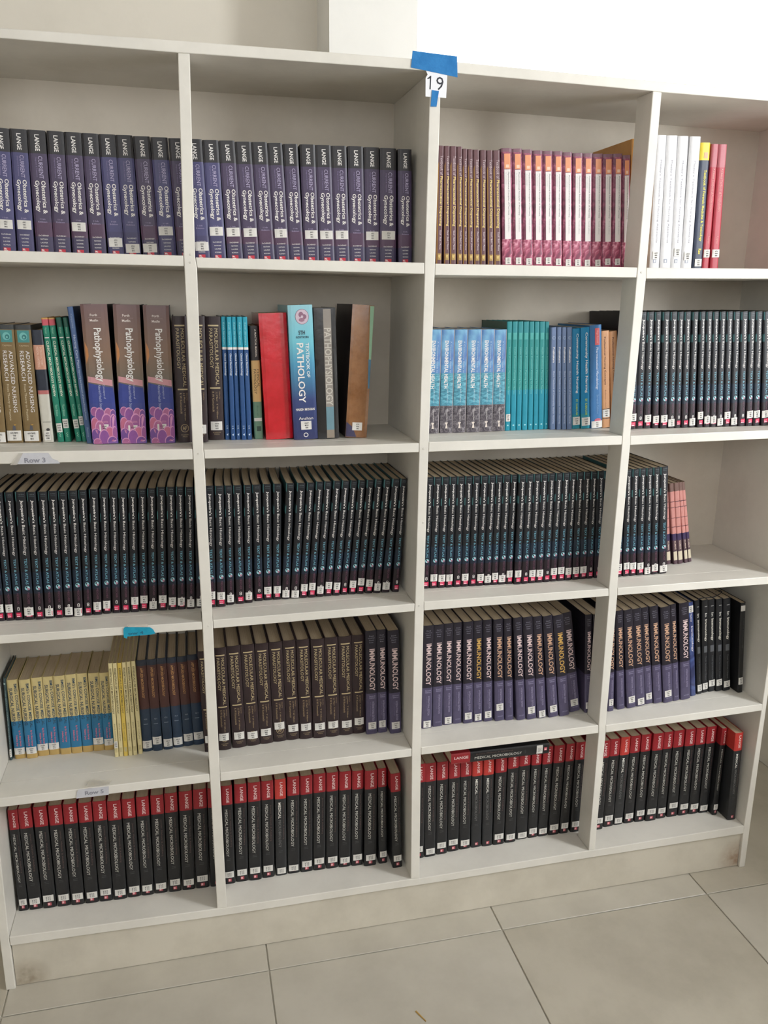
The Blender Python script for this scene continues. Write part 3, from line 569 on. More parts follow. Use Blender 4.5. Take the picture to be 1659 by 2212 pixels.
box('back_panel', (.988, 1.974, D_-.0055, D_-.0005, .138, 2.048), PAINT_B, case)
NAIL = paint('white_enamel_nail', (214, 210, 202), dirt=6)
for (x, z) in ((.4785, 1.667), (.4775, 1.277), (.4795, 1.682), (.4822, .884), (.9758, 1.273), (1.484, 1.667), (.9745, .895), (.979, 1.1)):
    V = [(x+.0022*math.cos(a*math.pi/4), -.0009, z+.0022*math.sin(a*math.pi/4)) for a in range(8)] + [(x+.0026*math.cos(a*math.pi/4), .0004, z+.0026*math.sin(a*math.pi/4)) for a in range(8)]
    obj('nail_head', mesh_from('nail_head', V, [tuple(range(7, -1, -1))] + [(a, (a+1) % 8, 8+(a+1) % 8, 8+a) for a in range(8)], [NAIL]), case)

# ------------------------------------------------------------------ books
KN = ['applied', 'bacteriology', 'black_immunology', 'black_tall', 'black_taped', 'black_worn', 'blue_immunology', 'blue_slim', 'brown_taped', 'clinical_pathology', 'community_bright', 'community_slate', 'concepts_orange', 'dispensing', 'env_health', 'essentials', 'forensic', 'histology', 'immunology', 'micro_review', 'microbiology', 'nursing_assistant', 'nursing_research', 'obgyn', 'orange', 'parasitology', 'pathology', 'pathophysiology', 'pharma_micro', 'pharmacy', 'red_slim', 'red_tome', 'review_pink', 'statistics', 'surgical', 'teal_dark', 'teal_slim']
DATA = """23,0,0.1094,0.0800,1.6813,0.0311,2.02,0.2293,0.0528
23,0,0.1441,0.0800,1.6811,0.0308,1.34,0.2293,0.0529
23,0,0.1789,0.0800,1.6810,0.0329,0.56,0.2293,
23,0,0.2126,0.0800,1.6809,0.0314,1.04,0.2293,
23,0,0.2477,0.0800,1.6807,0.0314,0.33,0.2295,0.0529
23,0,0.2821,0.0800,1.6806,0.0310,-0.22,0.2293,
23,0,0.3168,0.0800,1.6804,0.0312,-0.94,0.2294,0.0249
23,0,0.3492,0.0800,1.6803,0.0322,-1.03,0.2296,0.0143
23,0,0.3850,0.0800,1.6801,0.0326,-1.70,0.2293,0.0160
23,0,0.4185,0.0800,1.6800,0.0339,-1.63,0.2293,0.0505
23,0,0.4545,0.0800,1.6799,0.0333,-1.95,0.2294,
23,0,0.4887,0.0800,1.6768,0.0324,-1.99,0.2328,0.0251
23,0,0.5222,0.0800,1.6768,0.0320,-2.05,0.2328,0.0560
23,0,0.5574,0.0800,1.6768,0.0322,-2.62,0.2334,0.0552
23,0,0.5910,0.0800,1.6768,0.0326,-2.78,0.2330,0.0554
23,0,0.6252,0.0800,1.6768,0.0320,-2.94,0.2340,
23,0,0.6581,0.0800,1.6768,0.0305,-2.97,0.2339,0.0557
23,0,0.6895,0.0800,1.6768,0.0305,-2.73,0.2336,
23,0,0.7209,0.0800,1.6768,0.0321,-1.79,0.2346,0.0552
23,0,0.7546,0.0800,1.6768,0.0327,-1.99,0.2351,0.0554
23,0,0.7882,0.0800,1.6768,0.0325,-1.99,0.2353,0.0564
23,0,0.8215,0.0800,1.6768,0.0333,-1.40,0.2363,
23,0,0.8557,0.0800,1.6768,0.0327,-1.06,0.2363,0.0566
23,0,0.8892,0.0800,1.6768,0.0355,-0.71,0.2363,0.0589
23,0,0.9281,0.0800,1.6768,0.0351,-1.34,0.2363,
13,0,1.0175,0.0800,1.6757,0.0136,-0.52,0.2487,
13,0,1.0366,0.0800,1.6758,0.0125,-1.61,0.2487,
13,0,1.0504,0.0800,1.6758,0.0148,-1.72,0.2487,
13,0,1.0680,0.0800,1.6759,0.0121,-2.20,0.2487,
13,0,1.0811,0.0800,1.6759,0.0108,-2.24,0.2449,
13,0,1.0943,0.0800,1.6760,0.0119,-2.59,0.2448,
13,0,1.1083,0.0800,1.6761,0.0140,-2.88,0.2442,
13,0,1.1231,0.0800,1.6761,0.0135,-2.47,0.2442,
13,0,1.1411,0.0800,1.6762,0.0143,-3.32,0.2444,
13,0,1.1568,0.0800,1.6762,0.0162,-3.44,0.2451,
29,0,1.1773,0.0800,1.6763,0.0247,-3.60,0.2503,0.0112
29,0,1.2038,0.0800,1.6764,0.0235,-3.81,0.2506,0.0117
29,0,1.2290,0.0800,1.6765,0.0238,-4.01,0.2498,0.0107
29,0,1.2537,0.0800,1.6766,0.0230,-3.90,0.2491,0.0129
29,0,1.2784,0.0800,1.6767,0.0237,-4.10,0.2495,0.0133
29,0,1.3030,0.0800,1.6768,0.0226,-3.97,0.2499,0.0113
29,0,1.3278,0.0800,1.6769,0.0230,-4.29,0.2488,0.0101
29,0,1.3518,0.0800,1.6770,0.0245,-4.07,0.2483,0.0105
29,0,1.3771,0.0800,1.6772,0.0234,-4.06,0.2487,0.0102
29,0,1.4022,0.0800,1.6773,0.0244,-4.25,0.2491,0.0106
29,0,1.4284,0.0800,1.6774,0.0246,-4.46,0.2495,0.0135
29,0,1.4542,0.0800,1.6775,0.0230,-4.54,0.2515,0.0139
29,0,1.4785,0.0800,1.6775,0.0186,-4.63,0.2496,0.0111
24,0,1.4979,0.0800,1.6773,0.0187,-4.03,0.2853,
21,0,1.5520,0.0800,1.6780,0.0252,-2.27,0.2953,0.0305
21,0,1.5797,0.0800,1.6784,0.0279,-2.59,0.2956,
21,0,1.6084,0.0800,1.6788,0.0272,-2.49,0.2957,0.0382
21,0,1.6365,0.0800,1.6792,0.0279,-1.83,0.2961,0.0295
16,0,1.6676,0.0800,1.6796,0.0254,-2.32,0.2838,0.0145
30,0,1.6938,0.0800,1.6799,0.0179,-1.54,0.2821,0.0363
30,0,1.7164,0.0800,1.6802,0.0216,-2.33,0.2820,0.0365
22,1,0.0495,0.1068,1.2936,0.0309,1.02,0.2462,0.0122
22,1,0.0828,0.1066,1.2932,0.0311,0.68,0.2466,0.0156
22,1,0.1164,0.1083,1.2927,0.0318,0.28,0.2464,0.0141
33,1,0.1532,0.1097,1.2922,0.0214,-0.73,0.2369,0.0144
19,1,0.1833,0.1098,1.2918,0.0126,-2.59,0.2622,0.0311
19,1,0.1977,0.1105,1.2916,0.0124,-2.81,0.2625,0.0401
19,1,0.2203,0.1104,1.2913,0.0114,-4.48,0.2639,0.0392
19,1,0.2326,0.1121,1.2912,0.0098,-4.24,0.2640,0.0458
7,1,0.2451,0.0860,1.2910,0.0113,-3.58,0.2864,
27,1,0.2580,0.0761,1.2908,0.0526,-0.76,0.2918,0.0326
27,1,0.3164,0.0755,1.2900,0.0536,0.36,0.2925,0.0304
27,1,0.3775,0.0767,1.2892,0.0529,0.13,0.2925,0.0328
25,1,0.4359,0.0812,1.2884,0.0307,-0.10,0.2714,
25,1,0.4695,0.0869,1.2876,0.0317,0.67,0.2724,0.0285
25,1,0.5046,0.1188,1.2856,0.0333,0.31,0.2733,0.0324
1,1,0.5400,0.1189,1.2857,0.0105,0.03,0.2730,
1,1,0.5521,0.1130,1.2857,0.0106,-0.16,0.2729,
1,1,0.5643,0.1146,1.2857,0.0104,-0.32,0.2729,
1,1,0.5762,0.1106,1.2858,0.0112,-0.47,0.2730,
1,1,0.5888,0.1102,1.2858,0.0106,-0.60,0.2728,
9,1,0.6066,0.1193,1.2858,0.0191,-1.10,0.2535,
31,1,0.6314,0.1026,1.2859,0.0613,-2.21,0.2808,
26,1,0.6936,0.0887,1.2860,0.0545,-1.99,0.2988,0.0324
4,1,0.7492,0.0908,1.2862,0.0491,-1.64,0.2935,
8,1,0.8131,0.0916,1.2863,0.0504,3.11,0.2999,0.0260
14,1,1.0151,0.1150,1.2884,0.0310,0.30,0.2445,
14,1,1.0498,0.1163,1.2885,0.0315,-0.37,0.2444,
14,1,1.0825,0.1150,1.2886,0.0315,-0.46,0.2445,
14,1,1.1164,0.1136,1.2888,0.0331,-0.85,0.2445,
14,1,1.1515,0.1169,1.2889,0.0327,-1.09,0.2444,
14,1,1.1870,0.1203,1.2891,0.0307,-1.55,0.2439,
36,1,1.2197,0.1217,1.2892,0.0130,-1.83,0.2627,0.0320
36,1,1.2342,0.1226,1.2893,0.0143,-1.98,0.2627,
36,1,1.2500,0.1232,1.2893,0.0133,-2.14,0.2627,
36,1,1.2652,0.1240,1.2894,0.0146,-2.39,0.2626,
36,1,1.2816,0.1246,1.2895,0.0130,-2.61,0.2626,
36,1,1.2964,0.1255,1.2895,0.0125,-2.81,0.2626,
36,1,1.3103,0.1266,1.2896,0.0148,-2.95,0.2626,
36,1,1.3262,0.1273,1.2896,0.0104,-3.02,0.2625,
11,1,1.3389,0.1178,1.2897,0.0138,-3.36,0.2496,
11,1,1.3557,0.1151,1.2898,0.0112,-3.86,0.2499,
11,1,1.3688,0.1131,1.2898,0.0114,-4.12,0.2500,
11,1,1.3815,0.1113,1.2899,0.0130,-4.22,0.2501,
10,1,1.3977,0.1169,1.2899,0.0206,-4.16,0.2468,0.0199
10,1,1.4213,0.1153,1.2900,0.0235,-4.66,0.2495,0.0179
28,1,1.4483,0.1147,1.2901,0.0305,-5.27,0.2551,0.0073
12,1,1.4860,0.1260,1.2895,0.0217,-5.77,0.2419,0.0365
12,1,1.5119,0.1266,1.2895,0.0206,-6.52,0.2413,0.0359
3,1,1.5334,0.1216,1.2897,0.0058,-4.98,0.2883,
17,1,1.5401,0.0896,1.2898,0.0190,-3.41,0.2875,0.0295
17,1,1.5616,0.0936,1.2900,0.0202,-3.58,0.2875,
17,1,1.5838,0.0929,1.2903,0.0189,-3.81,0.2876,0.0250
17,1,1.6068,0.0909,1.2905,0.0178,-4.46,0.2878,0.0220
17,1,1.6263,0.0864,1.2908,0.0195,-4.62,0.2879,0.0237
17,1,1.6469,0.0850,1.2910,0.0191,-4.67,0.2879,0.0130
17,1,1.6669,0.0849,1.2912,0.0164,-4.63,0.2879,
17,1,1.6858,0.0839,1.2914,0.0186,-4.95,0.2880,
17,1,1.7053,0.0828,1.2916,0.0176,-4.55,0.2878,0.0139
17,1,1.7274,0.0797,1.2919,0.0164,-5.24,0.2884,0.0300
17,1,1.7463,0.0784,1.2921,0.0171,-5.57,0.2886,0.0183
17,1,1.7643,0.0775,1.2923,0.0170,-5.56,0.2886,0.0179
17,1,1.7822,0.0765,1.2925,0.0175,-5.39,0.2885,0.0122
17,1,1.8015,0.0752,1.2927,0.0180,-5.57,0.2886,0.0282
17,1,1.8216,0.0738,1.2930,0.0188,-5.80,0.2887,0.0130
17,1,1.8427,0.0722,1.2932,0.0201,-6.07,0.2888,
17,1,1.8646,0.0703,1.2934,0.0185,-6.24,0.2889,0.0295
17,1,1.8841,0.0690,1.2937,0.0194,-6.28,0.2889,0.0299
17,1,1.9075,0.0669,1.2939,0.0206,-6.88,0.2892,0.0295
17,2,0.0271,0.0838,0.8997,0.0187,0.61,0.2913,0.0300
17,2,0.0467,0.0831,0.8995,0.0177,0.71,0.2911,0.0290
17,2,0.0652,0.0822,0.8993,0.0180,1.12,0.2914,
17,2,0.0842,0.0804,0.8992,0.0227,1.56,0.2919,0.0197
17,2,0.1084,0.0784,0.8989,0.0194,1.42,0.2916,
17,2,0.1286,0.0807,0.8988,0.0199,1.74,0.2908,0.0149
17,2,0.1493,0.0803,0.8986,0.0193,1.76,0.2913,
17,2,0.1695,0.0808,0.8984,0.0193,1.73,0.2908,0.0145
17,2,0.1896,0.0823,0.8982,0.0199,1.82,0.2907,0.0090
17,2,0.2107,0.0837,0.8980,0.0183,1.74,0.2908,
17,2,0.2298,0.0837,0.8979,0.0196,2.33,0.2919,0.0211
17,2,0.2504,0.0871,0.8977,0.0189,2.55,0.2910,0.0217
17,2,0.2712,0.0876,0.8975,0.0189,2.33,0.2895,
17,2,0.2909,0.0861,0.8973,0.0195,2.33,0.2896,
17,2,0.3113,0.0854,0.8972,0.0191,2.40,0.2897,0.0274
17,2,0.3312,0.0888,0.8970,0.0193,2.51,0.2883,0.0282
17,2,0.3518,0.0880,0.8968,0.0197,2.42,0.2890,0.0136
17,2,0.3724,0.0851,0.8966,0.0202,2.39,0.2918,0.0275
17,2,0.3956,0.0844,0.8964,0.0194,1.96,0.2916,0.0213
17,2,0.4158,0.0842,0.8963,0.0190,2.01,0.2914,0.0191
17,2,0.4364,0.0826,0.8961,0.0192,1.86,0.2906,0.0148
17,2,0.4588,0.0817,0.8959,0.0199,1.39,0.2902,0.0137
17,2,0.4832,0.0787,0.8971,0.0213,1.01,0.2906,0.0299
17,2,0.5054,0.0777,0.8979,0.0210,1.14,0.2898,0.0269
17,2,0.5281,0.0864,0.8981,0.0186,0.96,0.2876,0.0159
17,2,0.5503,0.0879,0.8982,0.0207,0.39,0.2871,
17,2,0.5718,0.0901,0.8983,0.0185,0.94,0.2860,0.0171
17,2,0.5943,0.0977,0.8985,0.0213,0.29,0.2845,
17,2,0.6165,0.0980,0.8986,0.0205,0.77,0.2845,0.0246
17,2,0.6378,0.0970,0.8987,0.0202,1.41,0.2842,0.0250
17,2,0.6588,0.0957,0.8989,0.0202,3.10,0.2843,0.0133
17,2,0.6798,0.0948,0.8990,0.0210,4.03,0.2839,0.0110
17,2,0.7016,0.0932,0.8991,0.0190,4.28,0.2844,0.0260
17,2,0.7215,0.0922,0.8993,0.0187,4.53,0.2859,0.0278
17,2,0.7416,0.0926,0.8994,0.0190,4.41,0.2855,0.0172
17,2,0.7615,0.0931,0.8995,0.0191,4.81,0.2859,0.0271
17,2,0.7815,0.0926,0.8996,0.0191,4.92,0.2860,0.0239
17,2,0.8014,0.0941,0.8997,0.0182,5.02,0.2851,
17,2,0.8210,0.0923,0.8999,0.0190,4.93,0.2851,0.0263
17,2,0.8409,0.0918,0.9000,0.0191,4.98,0.2852,0.0312
17,2,0.8616,0.0907,0.9001,0.0197,4.84,0.2858,0.0264
17,2,0.8822,0.0887,0.9002,0.0190,4.93,0.2851,0.0156
17,2,0.9033,0.0880,0.9004,0.0193,4.68,0.2860,0.0169
17,2,0.9263,0.0864,0.9005,0.0210,4.12,0.2857,
17,2,1.0053,0.0872,0.9037,0.0188,0.90,0.2833,
17,2,1.0259,0.0864,0.9036,0.0189,0.69,0.2833,0.0276
17,2,1.0464,0.0856,0.9035,0.0188,0.52,0.2833,0.0257
17,2,1.0670,0.0848,0.9034,0.0182,0.31,0.2833,0.0254
17,2,1.0876,0.0840,0.9033,0.0190,0.00,0.2834,
17,2,1.1074,0.0834,0.9033,0.0188,0.03,0.2835,0.0250
17,2,1.1279,0.0827,0.9032,0.0184,-0.14,0.2837,
17,2,1.1470,0.0822,0.9031,0.0187,0.10,0.2838,0.0220
17,2,1.1672,0.0816,0.9030,0.0185,-0.04,0.2840,0.0166
17,2,1.1865,0.0811,0.9029,0.0173,-0.00,0.2841,0.0233
17,2,1.2056,0.0807,0.9028,0.0193,-0.20,0.2843,0.0161
17,2,1.2257,0.0801,0.9028,0.0176,-0.13,0.2844,0.0272
17,2,1.2457,0.0742,0.9027,0.0184,-0.45,0.2849,0.0281
17,2,1.2660,0.0747,0.9026,0.0189,-0.65,0.2850,
17,2,1.2858,0.0754,0.9025,0.0187,-0.67,0.2850,0.0261
17,2,1.3056,0.0761,0.9024,0.0191,-0.73,0.2850,0.0255
17,2,1.3262,0.0766,0.9023,0.0181,-0.86,0.2850,
17,2,1.3452,0.0775,0.9023,0.0185,-0.55,0.2850,0.0270
17,2,1.3663,0.0780,0.9022,0.0190,-0.91,0.2851,0.0283
17,2,1.3871,0.0785,0.9021,0.0178,-1.11,0.2851,0.0249
17,2,1.4085,0.0790,0.9020,0.0187,-1.65,0.2853,0.0253
17,2,1.4292,0.0797,0.9019,0.0193,-1.90,0.2854,0.0256
17,2,1.4504,0.0802,0.9018,0.0173,-2.11,0.2855,
17,2,1.4717,0.0808,0.9017,0.0178,-2.73,0.2857,
17,2,1.4929,0.0810,0.9018,0.0204,-3.25,0.2859,
17,2,1.5340,0.0777,0.9017,0.0151,-3.21,0.2876,0.0263
17,2,1.5532,0.0774,0.9017,0.0175,-3.85,0.2881,0.0286
17,2,1.5715,0.0777,0.9017,0.0189,-3.64,0.2884,0.0272
17,2,1.5943,0.0781,0.9017,0.0190,-4.23,0.2891,0.0256
17,2,1.6156,0.0779,0.9016,0.0182,-4.52,0.2898,0.0116
17,2,1.6357,0.0774,0.9016,0.0195,-4.73,0.2908,0.0180
17,2,1.6591,0.0778,0.9016,0.0228,-5.34,0.2916,0.0138
32,2,1.7241,0.1466,0.9015,0.0136,-8.32,0.2300,
32,2,1.7442,0.1437,0.9015,0.0134,-9.64,0.2325,
32,2,1.7586,0.1441,0.9015,0.0154,-9.65,0.2335,
32,2,1.7812,0.1490,0.9014,0.0114,-11.12,0.2346,
32,2,1.7970,0.1542,0.9014,0.0106,-11.91,0.2345,
35,3,-0.0145,0.1611,0.5123,0.0229,1.23,0.2148,0.0194
34,3,0.0144,0.1647,0.5123,0.0246,-0.20,0.2078,0.0207
34,3,0.0413,0.1605,0.5122,0.0243,0.04,0.2076,0.0217
34,3,0.0664,0.1661,0.5122,0.0249,0.13,0.2074,0.0242
34,3,0.0922,0.1659,0.5122,0.0246,0.16,0.2077,0.0241
34,3,0.1181,0.1622,0.5122,0.0249,0.09,0.2087,
34,3,0.1440,0.1617,0.5121,0.0245,0.10,0.2102,
34,3,0.1700,0.1622,0.5121,0.0245,-0.11,0.2099,
34,3,0.1955,0.1618,0.5121,0.0248,0.22,0.2087,0.0275
34,3,0.2213,0.1604,0.5120,0.0219,0.19,0.2078,0.0224
15,3,0.2477,0.1228,0.5120,0.0091,0.19,0.2476,0.0340
15,3,0.2580,0.1233,0.5120,0.0097,0.10,0.2470,
15,3,0.2689,0.1230,0.5120,0.0096,0.02,0.2467,
15,3,0.2796,0.1223,0.5120,0.0096,-0.05,0.2472,
15,3,0.2908,0.1221,0.5120,0.0093,-0.25,0.2482,
15,3,0.3027,0.1255,0.5119,0.0099,-0.67,0.2472,
0,3,0.3134,0.1331,0.5119,0.0234,-0.64,0.2436,0.0192
0,3,0.3377,0.1306,0.5119,0.0224,-0.61,0.2449,0.0288
0,3,0.3627,0.1318,0.5119,0.0223,-1.05,0.2452,0.0187
0,3,0.3874,0.1359,0.5119,0.0232,-1.42,0.2430,0.0181
0,3,0.4120,0.1385,0.5118,0.0234,-1.56,0.2421,0.0234
0,3,0.4362,0.1390,0.5118,0.0247,-1.51,0.2445,0.0250
25,3,0.4617,0.0981,0.5118,0.0256,-1.44,0.2684,0.0351
25,3,0.4948,0.1003,0.5108,0.0310,-0.59,0.2737,0.0364
25,3,0.5303,0.1031,0.5111,0.0326,-1.37,0.2738,0.0334
25,3,0.5645,0.1052,0.5115,0.0327,-1.52,0.2731,0.0294
25,3,0.5986,0.1069,0.5118,0.0324,-1.44,0.2720,0.0322
25,3,0.6325,0.1092,0.5122,0.0324,-1.40,0.2715,0.0444
25,3,0.6663,0.1099,0.5125,0.0327,-1.40,0.2718,0.0331
25,3,0.6997,0.1067,0.5129,0.0329,-1.34,0.2720,0.0339
25,3,0.7335,0.1030,0.5132,0.0336,-1.11,0.2714,0.0329
25,3,0.7680,0.1020,0.5135,0.0330,-1.10,0.2731,0.0341
25,3,0.8020,0.1023,0.5139,0.0333,-0.91,0.2723,0.0312
25,3,0.8362,0.1025,0.5142,0.0311,-0.90,0.2726,0.0351
18,3,0.8688,0.0925,0.5146,0.0283,-0.93,0.2859,0.0243
18,3,0.8993,0.0937,0.5149,0.0241,-1.20,0.2859,0.0253
18,3,0.9293,0.0818,0.5152,0.0293,-2.21,0.2859,0.0230
18,3,1.0146,0.0871,0.5165,0.0274,-0.45,0.2875,0.0125
18,3,1.0455,0.0901,0.5168,0.0266,-0.98,0.2859,
18,3,1.0747,0.0925,0.5170,0.0253,-1.34,0.2859,0.0131
18,3,1.1021,0.0930,0.5172,0.0243,-1.58,0.2859,
18,3,1.1294,0.0879,0.5174,0.0261,-2.01,0.2877,0.0213
18,3,1.1579,0.0876,0.5177,0.0247,-2.32,0.2883,0.0148
18,3,1.1856,0.0853,0.5179,0.0247,-2.75,0.2893,0.0203
18,3,1.2157,0.0806,0.5181,0.0265,-3.65,0.2902,0.0405
18,3,1.2442,0.0775,0.5184,0.0224,-3.86,0.2908,
18,3,1.2739,0.0714,0.5186,0.0246,-5.12,0.2945,
18,3,1.3017,0.0693,0.5188,0.0268,-5.57,0.2946,0.0268
18,3,1.3318,0.0685,0.5191,0.0248,-6.04,0.2944,0.0126
18,3,1.3630,0.0662,0.5193,0.0272,-7.11,0.2946,0.0250
18,3,1.3949,0.0650,0.5196,0.0277,-7.82,0.2946,
18,3,1.4318,0.0805,0.5198,0.0294,-9.23,0.2936,0.0277
18,3,1.4696,0.0695,0.5201,0.0191,-4.14,0.2859,0.0215
18,3,1.4914,0.0695,0.5182,0.0270,-3.89,0.2859,
18,3,1.5359,0.0645,0.5185,0.0171,-3.76,0.2902,0.0270
18,3,1.5665,0.0676,0.5191,0.0221,-6.25,0.2922,
18,3,1.5965,0.0669,0.5196,0.0257,-7.59,0.2923,0.0255
18,3,1.6257,0.0705,0.5202,0.0266,-8.08,0.2914,0.0139
18,3,1.6565,0.0767,0.5207,0.0236,-8.41,0.2906,0.0234
18,3,1.6821,0.0737,0.5212,0.0254,-8.59,0.2928,
18,3,1.7101,0.0702,0.5217,0.0280,-8.09,0.2883,0.0273
18,3,1.7416,0.0741,0.5223,0.0197,-8.56,0.2928,
18,3,1.7664,0.0738,0.5227,0.0290,-7.64,0.2929,
6,3,1.8058,0.0876,0.5235,0.0162,-8.61,0.2881,0.2678
2,3,1.8300,0.0934,0.5239,0.0153,-8.49,0.2889,0.0196
2,3,1.8492,0.0979,0.5243,0.0182,-7.04,0.2846,0.0205
2,3,1.8704,0.0993,0.5246,0.0212,-7.45,0.2840,0.0265
2,3,1.8925,0.0964,0.5251,0.0205,-7.14,0.2843,0.0275
2,3,1.9144,0.0936,0.5255,0.0226,-7.24,0.2849,0.0211
5,3,1.9443,0.0739,0.5260,0.0201,-5.72,0.2753,0.0366
20,4,-0.0047,0.0838,0.1467,0.0304,-0.95,0.2794,0.0250
20,4,0.0273,0.0833,0.1460,0.0304,-0.36,0.2804,0.0237
20,4,0.0591,0.0820,0.1453,0.0312,0.01,0.2815,0.0282
20,4,0.0916,0.0815,0.1446,0.0314,0.26,0.2815,0.0252
20,4,0.1244,0.0801,0.1439,0.0316,0.30,0.2819,0.0246
20,4,0.1574,0.0796,0.1432,0.0319,0.49,0.2816,0.0233
20,4,0.1905,0.0795,0.1425,0.0322,0.47,0.2816,0.0269
20,4,0.2235,0.0792,0.1418,0.0325,0.50,0.2784,0.0208
20,4,0.2577,0.0816,0.1411,0.0316,0.30,0.2784,0.0229
20,4,0.2906,0.0815,0.1404,0.0307,0.46,0.2801,0.0216
20,4,0.3221,0.0827,0.1397,0.0321,0.95,0.2797,0.0211
20,4,0.3570,0.0814,0.1389,0.0315,0.54,0.2822,0.0281
20,4,0.3900,0.0815,0.1382,0.0327,0.87,0.2832,0.0229
20,4,0.4239,0.0814,0.1375,0.0340,0.88,0.2845,0.0288
20,4,0.4602,0.0809,0.1367,0.0320,0.57,0.2842,
20,4,0.4953,0.0848,0.1350,0.0288,0.09,0.2858,0.0283
20,4,0.5256,0.0867,0.1349,0.0316,0.70,0.2845,0.0282
20,4,0.5584,0.0845,0.1349,0.0331,0.82,0.2856,0.0301
20,4,0.5935,0.0871,0.1349,0.0316,0.58,0.2838,0.0281
20,4,0.6283,0.0881,0.1350,0.0292,0.40,0.2836,0.0148
20,4,0.6592,0.0891,0.1350,0.0324,0.65,0.2855,0.0170
20,4,0.6929,0.0877,0.1350,0.0326,0.54,0.2850,0.0243
20,4,0.7268,0.0872,0.1350,0.0329,0.49,0.2861,0.0280
20,4,0.7611,0.0866,0.1350,0.0325,0.39,0.2856,0.0271
20,4,0.7946,0.0843,0.1350,0.0325,0.35,0.2855,0.0214
20,4,0.8284,0.0824,0.1351,0.0313,0.25,0.2842,0.0262
20,4,0.8613,0.0741,0.1351,0.0336,0.08,0.2857,0.0260
20,4,0.9016,0.0756,0.1351,0.0242,-1.11,0.2869,0.0292
20,4,0.9315,0.0507,0.1351,0.0332,-2.10,0.2833,0.0294
20,4,0.9985,0.0767,0.1327,0.0301,-1.36,0.2869,0.0290
20,4,1.0297,0.0770,0.1330,0.0320,-1.17,0.2854,0.0167
20,4,1.0631,0.0795,0.1334,0.0320,-1.04,0.2830,0.0285
20,4,1.0972,0.0836,0.1337,0.0328,-0.95,0.2796,0.0292
20,4,1.1315,0.0852,0.1341,0.0322,-1.10,0.2784,0.0205
20,4,1.1656,0.0851,0.1345,0.0304,-1.32,0.2784,
20,4,1.1976,0.0828,0.1348,0.0303,-1.47,0.2784,
20,4,1.2287,0.0817,0.1352,0.0335,-0.77,0.2784,0.0260
20,4,1.2645,0.0827,0.1356,0.0325,-0.73,0.2869,0.0186
20,4,1.3004,0.0886,0.1360,0.0337,-0.96,0.2855,0.0134
20,4,1.3349,0.0881,0.1363,0.0295,-0.52,0.2834,0.0221
20,4,1.3652,0.0877,0.1367,0.0304,-0.05,0.2817,0.0172
20,4,1.3964,0.0861,0.1370,0.0328,0.27,0.2821,0.0252
20,4,1.4299,0.0850,0.1374,0.0274,0.58,0.2832,0.0256
20,4,1.4631,0.0841,0.1377,0.0309,-0.42,0.2848,0.0262
20,4,1.5307,0.0798,0.1372,0.0319,0.15,0.2829,0.0295
20,4,1.5668,0.0861,0.1375,0.0319,-0.16,0.2805,0.0284
20,4,1.6003,0.0876,0.1378,0.0297,0.02,0.2813,0.0144
20,4,1.6326,0.0876,0.1381,0.0317,-0.35,0.2810,0.0238
20,4,1.6671,0.0861,0.1383,0.0318,-0.75,0.2819,0.0292
20,4,1.6998,0.0823,0.1386,0.0344,-0.34,0.2826,0.0316
20,4,1.7371,0.0859,0.1389,0.0302,-0.49,0.2807,0.0265
20,4,1.7716,0.0856,0.1392,0.0343,-1.20,0.2813,0.0379
20,4,1.8078,0.0845,0.1395,0.0331,-1.06,0.2815,0.0294
20,4,1.8417,0.0835,0.1398,0.0323,-1.05,0.2818,0.0248
20,4,1.8748,0.0815,0.1401,0.0313,-0.92,0.2829,0.0170
20,4,1.9069,0.0645,0.1404,0.0178,-0.29,0.2827,0.0272
20,4,1.9350,0.0318,0.1406,0.0349,-2.21,0.2830,"""
SHELF = ['top shelf', 'second shelf', 'third shelf', 'fourth shelf', 'bottom shelf']
BAY = ['first bay', 'second bay', 'third bay', 'last bay']
ORD = 'first second third fourth fifth sixth seventh eighth ninth tenth eleventh twelfth thirteenth fourteenth fifteenth sixteenth seventeenth eighteenth nineteenth twentieth twenty-first twenty-second twenty-third twenty-fourth twenty-fifth twenty-sixth'.split()
rowsd = []
for ln in DATA.strip().split('\n'):
    f = ln.split(','); kn = KN[int(f[0])]
    rowsd.append([kn, int(f[1])] + [float(v) for v in f[2:8]] + [float(f[8]) if f[8] else None])
cnt = {}; tot = {}
def bay(x): return 0 if x < .48 else 1 if x < .978 else 2 if x < 1.483 else 3
for d in rowsd:
    k = (d[0], d[1], bay(d[2]+d[5]/2)); tot[k] = tot.get(k, 0)+1
VAR = {('obgyn', 0, 0, 0): 'obgyn_blue', ('obgyn', 0, 0, 1): 'obgyn_blue', ('obgyn', 0, 0, 6): 'obgyn_blue', ('obgyn', 0, 0, 7): 'obgyn_blue', ('obgyn', 0, 0, 9): 'obgyn_blue', ('obgyn', 0, 1, 0): 'obgyn_blue', ('obgyn', 0, 1, 1): 'obgyn_blue',
       ('microbiology', 4, 1, 4): 'microbiology_faded', ('microbiology', 4, 2, 5): 'microbiology_faded', ('microbiology', 4, 2, 6): 'microbiology_faded', ('microbiology', 4, 3, 2): 'microbiology_faded', ('microbiology', 4, 3, 12): 'microbiology_faded',
       ('essentials', 3, 0, 2): 'essentials_yellow', ('micro_review', 1, 0, 0): 'micro_review_pink', ('micro_review', 1, 0, 1): 'micro_review_pink',
       ('immunology', 3, 2, 5): 'immunology_gold', ('immunology', 3, 2, 13): 'immunology_gold'}
for n in (1, 2, 3, 4, 5, 6, 7, 8): VAR[('immunology', 3, 3, n)] = 'immunology_peach'
for n in (7, 8, 11, 12): VAR[('immunology', 3, 2, n)] = 'immunology_peach'
